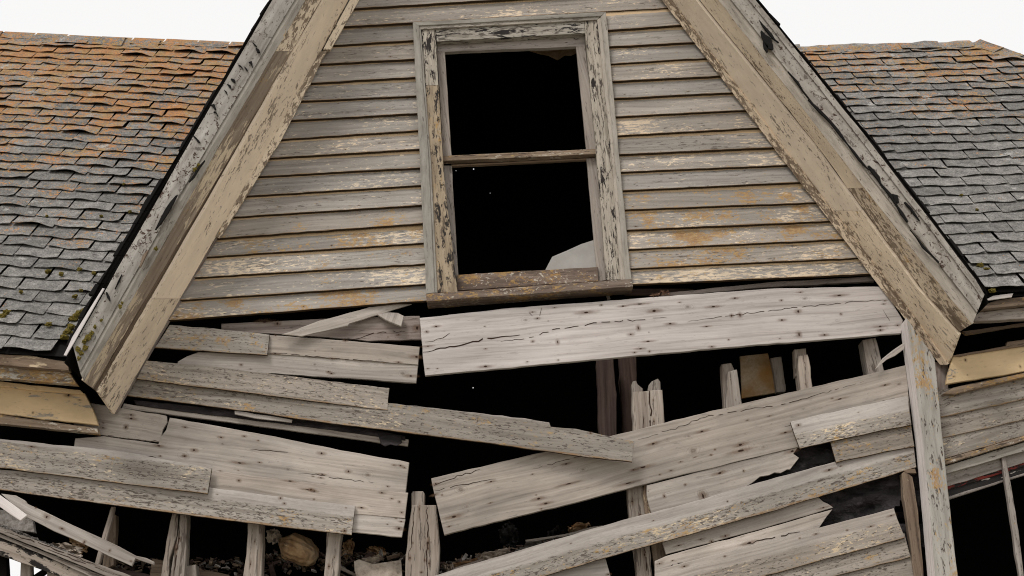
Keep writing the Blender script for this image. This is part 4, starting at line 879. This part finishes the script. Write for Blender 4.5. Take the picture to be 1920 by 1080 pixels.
# ------------------------------------------------------------------ loose things
o = slab('loose_plank', None, [(2, 925), (30, 929), (47, 938), (51, 944), (150, 990), (225, 1025), (255, 1042), (275, 1046), (289, 1053), (288, 1059), (262, 1050), (254, 1047), (246, 1061), (185, 1033), (100, 995), (48, 970)], 'sheath', -.12, thick=.02, nails=nl((67, 952, .02), (88, 969, .05, .03), (116, 991, .08, .03), (160, 1017, .06, .04), (206, 1032, .05, .03), (244, 1052, .03)), col=(.1, .5, .4))
tag(o, 'long fallen plank with splintered lower end hanging above the flaking beam', 'plank', 'loose planks at the lower left')
o = slab('loose_plank', None, [(-60, 880), (0, 928), (51, 966), (38, 977), (0, 951), (-60, 905)], 'post_side', -.17, thick=.02, col=(0, .5, .1))
tag(o, 'short pale stick with a square end poking in at the left frame edge', 'plank', 'loose planks at the lower left')
def cloth_blob(name, loc, size, mat, label, cat, seed, fold=9, pinch=.0, rot=(0, 0, 0), sub=4, amp=.06):
    bm = bmesh.new(); bmesh.ops.create_icosphere(bm, subdivisions=sub, radius=1)
    for v in bm.verts:
        d = v.co.normalized(); a = math.atan2(d.z, d.y)
        r = 1 + amp * math.sin(a * fold + seed + 2 * d.x) * (1 - d.x) * .7 + .14 * mnoise.fractal(d * 1.6 + Vector((seed, 0, 0)), 1, 2, 4)
        t = max(0, (-d.x - .35) / .65); r2 = r * (1 - pinch * t)
        v.co = Vector((d.x * r * size[0], d.y * r2 * size[1], d.z * r2 * size[2]))
    me = bpy.data.meshes.new(name); bm.to_mesh(me); bm.free()
    for f in me.polygons: f.use_smooth = True
    o = link(name, me, None, mat); o.location = loc; o.rotation_euler = rot
    return tag(o, label, cat)
def crumple(name, loc, size, mat, label, cat, seed, amp=.35, rot=(0, 0, 0), n=14, parent=None):
    """a crumpled sheet of cloth, paper or plaster-and-lath"""
    bm = bmesh.new(); g = {}
    for i in range(n + 1):
        for j in range(n + 1):
            u, v = i / n * 2 - 1, j / n * 2 - 1; r = 1 + .25 * mnoise.noise((seed + math.atan2(v, u) * 1.5, 2, 0))
            f = mnoise.fractal(Vector((u * 1.4 + seed, v * 1.4, seed)), .8, 2.1, 5)
            k = abs(mnoise.noise((u * 2.2 + seed, v * 2.2, 5))) * 1.6
            g[i, j] = bm.verts.new((u * r * size[0] + f * .12 * size[0], (f + k - .4) * amp * size[1], v * r * size[2] + k * .2 * size[2]))
    for i in range(n):
        for j in range(n):
            if math.hypot(i - n / 2 + .5, j - n / 2 + .5) > n * (.5 + .1 * mnoise.noise((i * .5 + seed, j * .5, 1))): continue
            bm.faces.new((g[i, j], g[i + 1, j], g[i + 1, j + 1], g[i, j + 1]))
    for v in [v for v in bm.verts if not v.link_faces]: bm.verts.remove(v)
    me = bpy.data.meshes.new(name); bm.to_mesh(me); bm.free()
    for f in me.polygons: f.use_smooth = False
    o = link(name, me, parent, mat); o.location = loc; o.rotation_euler = rot
    return tag(o, label, cat) if label else o
sack = cloth_blob('cloth_sack', P(557, 1030, .27), (.135, .10, .082), 'cloth', 'tied brown cloth sack lying between the studs', 'sack', 3, 15, .9, (0, R(26), 0), 5, .05)
crumple('sack_tie', (-.155, -.01, .0), (.05, .06, .04), 'pale', None, None, 4, .6, (0, .5, 0), 8, sack)
o = slab('leather_pouch', None, [(664, 1052), (672, 1047), (700, 1056), (752, 1049), (756, 1105), (675, 1105), (665, 1070)], 'pale', .14, tz=.3, thick=.03, jit=.003, wave=.006)
tag(o, 'folded tan pouch standing beside the split post', 'pouch')
crumple('cloth_flap', P(692, 1052, .2), (.08, .06, .03), 'pale', 'curled pale flap of cloth behind the tan pouch', 'cloth', 5, .7, (R(-20), R(-14), 0))
crumple('crumpled_paper', P(652, 1030, .32), (.035, .05, .06), 'cloth', 'small brown crumpled paper beside the narrow stud', 'paper', 8, .8, (0, .3, .4))
crumple('crumpled_rag', P(705, 1038, .40), (.065, .06, .04), 'cloth', 'dim crumpled brown rag above the tan pouch', 'rag', 11, .8, (0, .2, 0))
for i, (x, y, sx, sz, Y, mat, lab, nm, cat) in enumerate([
    (925, 1042, .10, .03, .20, 'pale', 'flat tan scrap of cloth behind the long sloping clapboard', 'cloth_scrap', 'cloth'),
    (880, 1058, .12, .025, .24, 'cloth', 'brown scrap of torn paper among debris beside the split post', 'paper_scrap', 'paper'),
    (1005, 1024, .10, .03, .28, 'rubble', 'dim grey scrap of plaster below the wide sloping plank', 'plaster_scrap', 'plaster'),
    (955, 1006, .06, .07, .30, 'rag', 'black rag heaped under the wide sloping plank', 'black_rag', 'rag'),
    (1042, 1002, .05, .04, .26, 'rag', 'small dark rag near the middle stud', 'dark_rag', 'rag'),
    (842, 1064, .03, .02, .12, 'pale', 'scrap of pale paper tucked against the split post', 'paper_scrap', 'paper'),
    (1085, 990, .07, .025, .36, 'cloth', 'dim brown scrap of cloth nearest the middle stud', 'cloth_scrap', 'cloth')]):
    crumple(nm, P(x, y, Y), (sx, .08, sz), mat, lab, cat, i * 7.7 + 1, .7, (R(-10), R(-14), 0))
for i, (pts, Y, lab) in enumerate([
    ([(835, 1072), (905, 1046), (908, 1050), (840, 1078)], .18, 'thin splintered lath beside the split post'),
    ([(985, 1012), (1060, 1000), (1130, 985), (1128, 990), (1060, 1006), (986, 1018)], .22, 'long thin lath lying below the wide sloping plank'),
    ([(640, 1062), (668, 1076), (666, 1081), (636, 1068)], .2, 'short lath leaning under the crumpled paper')]):
    tag(slab('lath', None, pts, 'stud', Y, thick=.012, jit=.002), lab, 'lath', 'loose laths among the debris')
bm = bmesh.new()
for i in range(900):
    x = random.uniform(195, 760) if i % 2 else random.uniform(825, 1170)
    top = (1052 if x < 500 else 1040) if x < 800 else 1062 - (x - 825) * .22
    y = top + abs(random.gauss(0, 22)) - 4; q = P(x, y, random.uniform(.22, .7))
    d = Vector((random.gauss(0, 1), random.gauss(0, .8), random.gauss(0, .5))).normalized(); L = random.uniform(.007, .026) * (2.6 if i % 23 == 0 else 1)
    e1 = d.cross(Vector((random.random(), random.random(), 1))).normalized(); e2 = d.cross(e1); a_, b_ = random.uniform(.005, .02), random.uniform(.001, .005)
    c8 = [bm.verts.new(q + d * L * i0 + e1 * a_ * j0 * random.uniform(.3, 1.2) + e2 * b_ * k0) for i0 in (-1, 1) for j0 in (-1, 1) for k0 in (-1, 1)]
    mi = random.choice((0, 0, 1, 2, 2))
    for f4 in ((0, 1, 3, 2), (4, 6, 7, 5), (0, 4, 5, 1), (2, 3, 7, 6), (0, 2, 6, 4), (1, 5, 7, 3)):
        f = bm.faces.new([c8[t] for t in f4]); f.material_index = mi
me = bpy.data.meshes.new('wood_debris'); bm.to_mesh(me); bm.free()
tag(link('wood_debris', me, None, ['brown', 'rubble', 'stud_dark']), 'heap of splinters and plaster flakes lying behind the studs', 'debris', kind='stuff')
bm = bmesh.new()
for i in range(420):                                        # plaster crumbs on the ledge above the beam
    t = random.random(); x = -10 + t * 150; y = 990 + t * 56 + random.uniform(-13, 6) * (1 - .5 * t); q = P(x, y, random.uniform(.0, .12)); r = random.uniform(.003, .011)
    res = bmesh.ops.create_icosphere(bm, subdivisions=1, radius=r, matrix=Matrix.Translation(q))
    ss = Vector((random.uniform(.6, 1.8), 1, random.uniform(.35, .9)))
    for v in res['verts']: d = (v.co - q) * random.uniform(.6, 1.25); v.co = q + Vector((d.x * ss.x, d.y, d.z * ss.z))
me = bpy.data.meshes.new('plaster_rubble'); bm.to_mesh(me); bm.free()
tag(link('plaster_rubble', me, None, 'rubble'), 'loose plaster crumbs spilled along the top of the beam', 'rubble', kind='stuff')
crumple('torn_wallpaper', P(128, 1036, .12), (.09, .06, .045), 'pale', 'crumpled pale wallpaper on the ledge above the beam', 'paper', 21, .8, (0, R(20), 0))
crumple('torn_wallpaper', P(150, 1020, .2), (.06, .06, .05), 'cloth', 'brown torn wallpaper behind the long fallen plank', 'paper', 27, .8, (0, R(30), 0))
o = slab('plaster_slab', None, [(-30, 950), (12, 955), (45, 965), (60, 978), (66, 998), (40, 996), (-30, 988)], 'rubble', .06, thick=.04, jit=.004, wave=.01)
tag(o, 'broken slab of grey plaster above the flaking beam at the left', 'plaster')
bm = bmesh.new()
for i in range(34):
    q = P(random.gauss(1243, 14), 0, .0); x = random.gauss(1243, 13); q = P(x, 559 - (x - 1200) * .075 - random.uniform(2, 9), random.uniform(-.03, .0))
    d = Vector((random.gauss(0, 1), random.gauss(0, 1), random.gauss(0, .5))).normalized() * random.uniform(.012, .03); e2 = d.cross(Vector((random.random(), .3, random.random()))).normalized() * .006
    vs = [bm.verts.new(q - d), bm.verts.new(q + e2), bm.verts.new(q + d), bm.verts.new(q - e2 + Vector((0, 0, .004)))]; bm.faces.new(vs)
me = bpy.data.meshes.new('dry_leaves'); bm.to_mesh(me); bm.free()
tag(link('dry_leaves', me, None, 'leaf'), 'dry leaves caught on the ledge below the right end of the sill', 'leaves', kind='stuff')
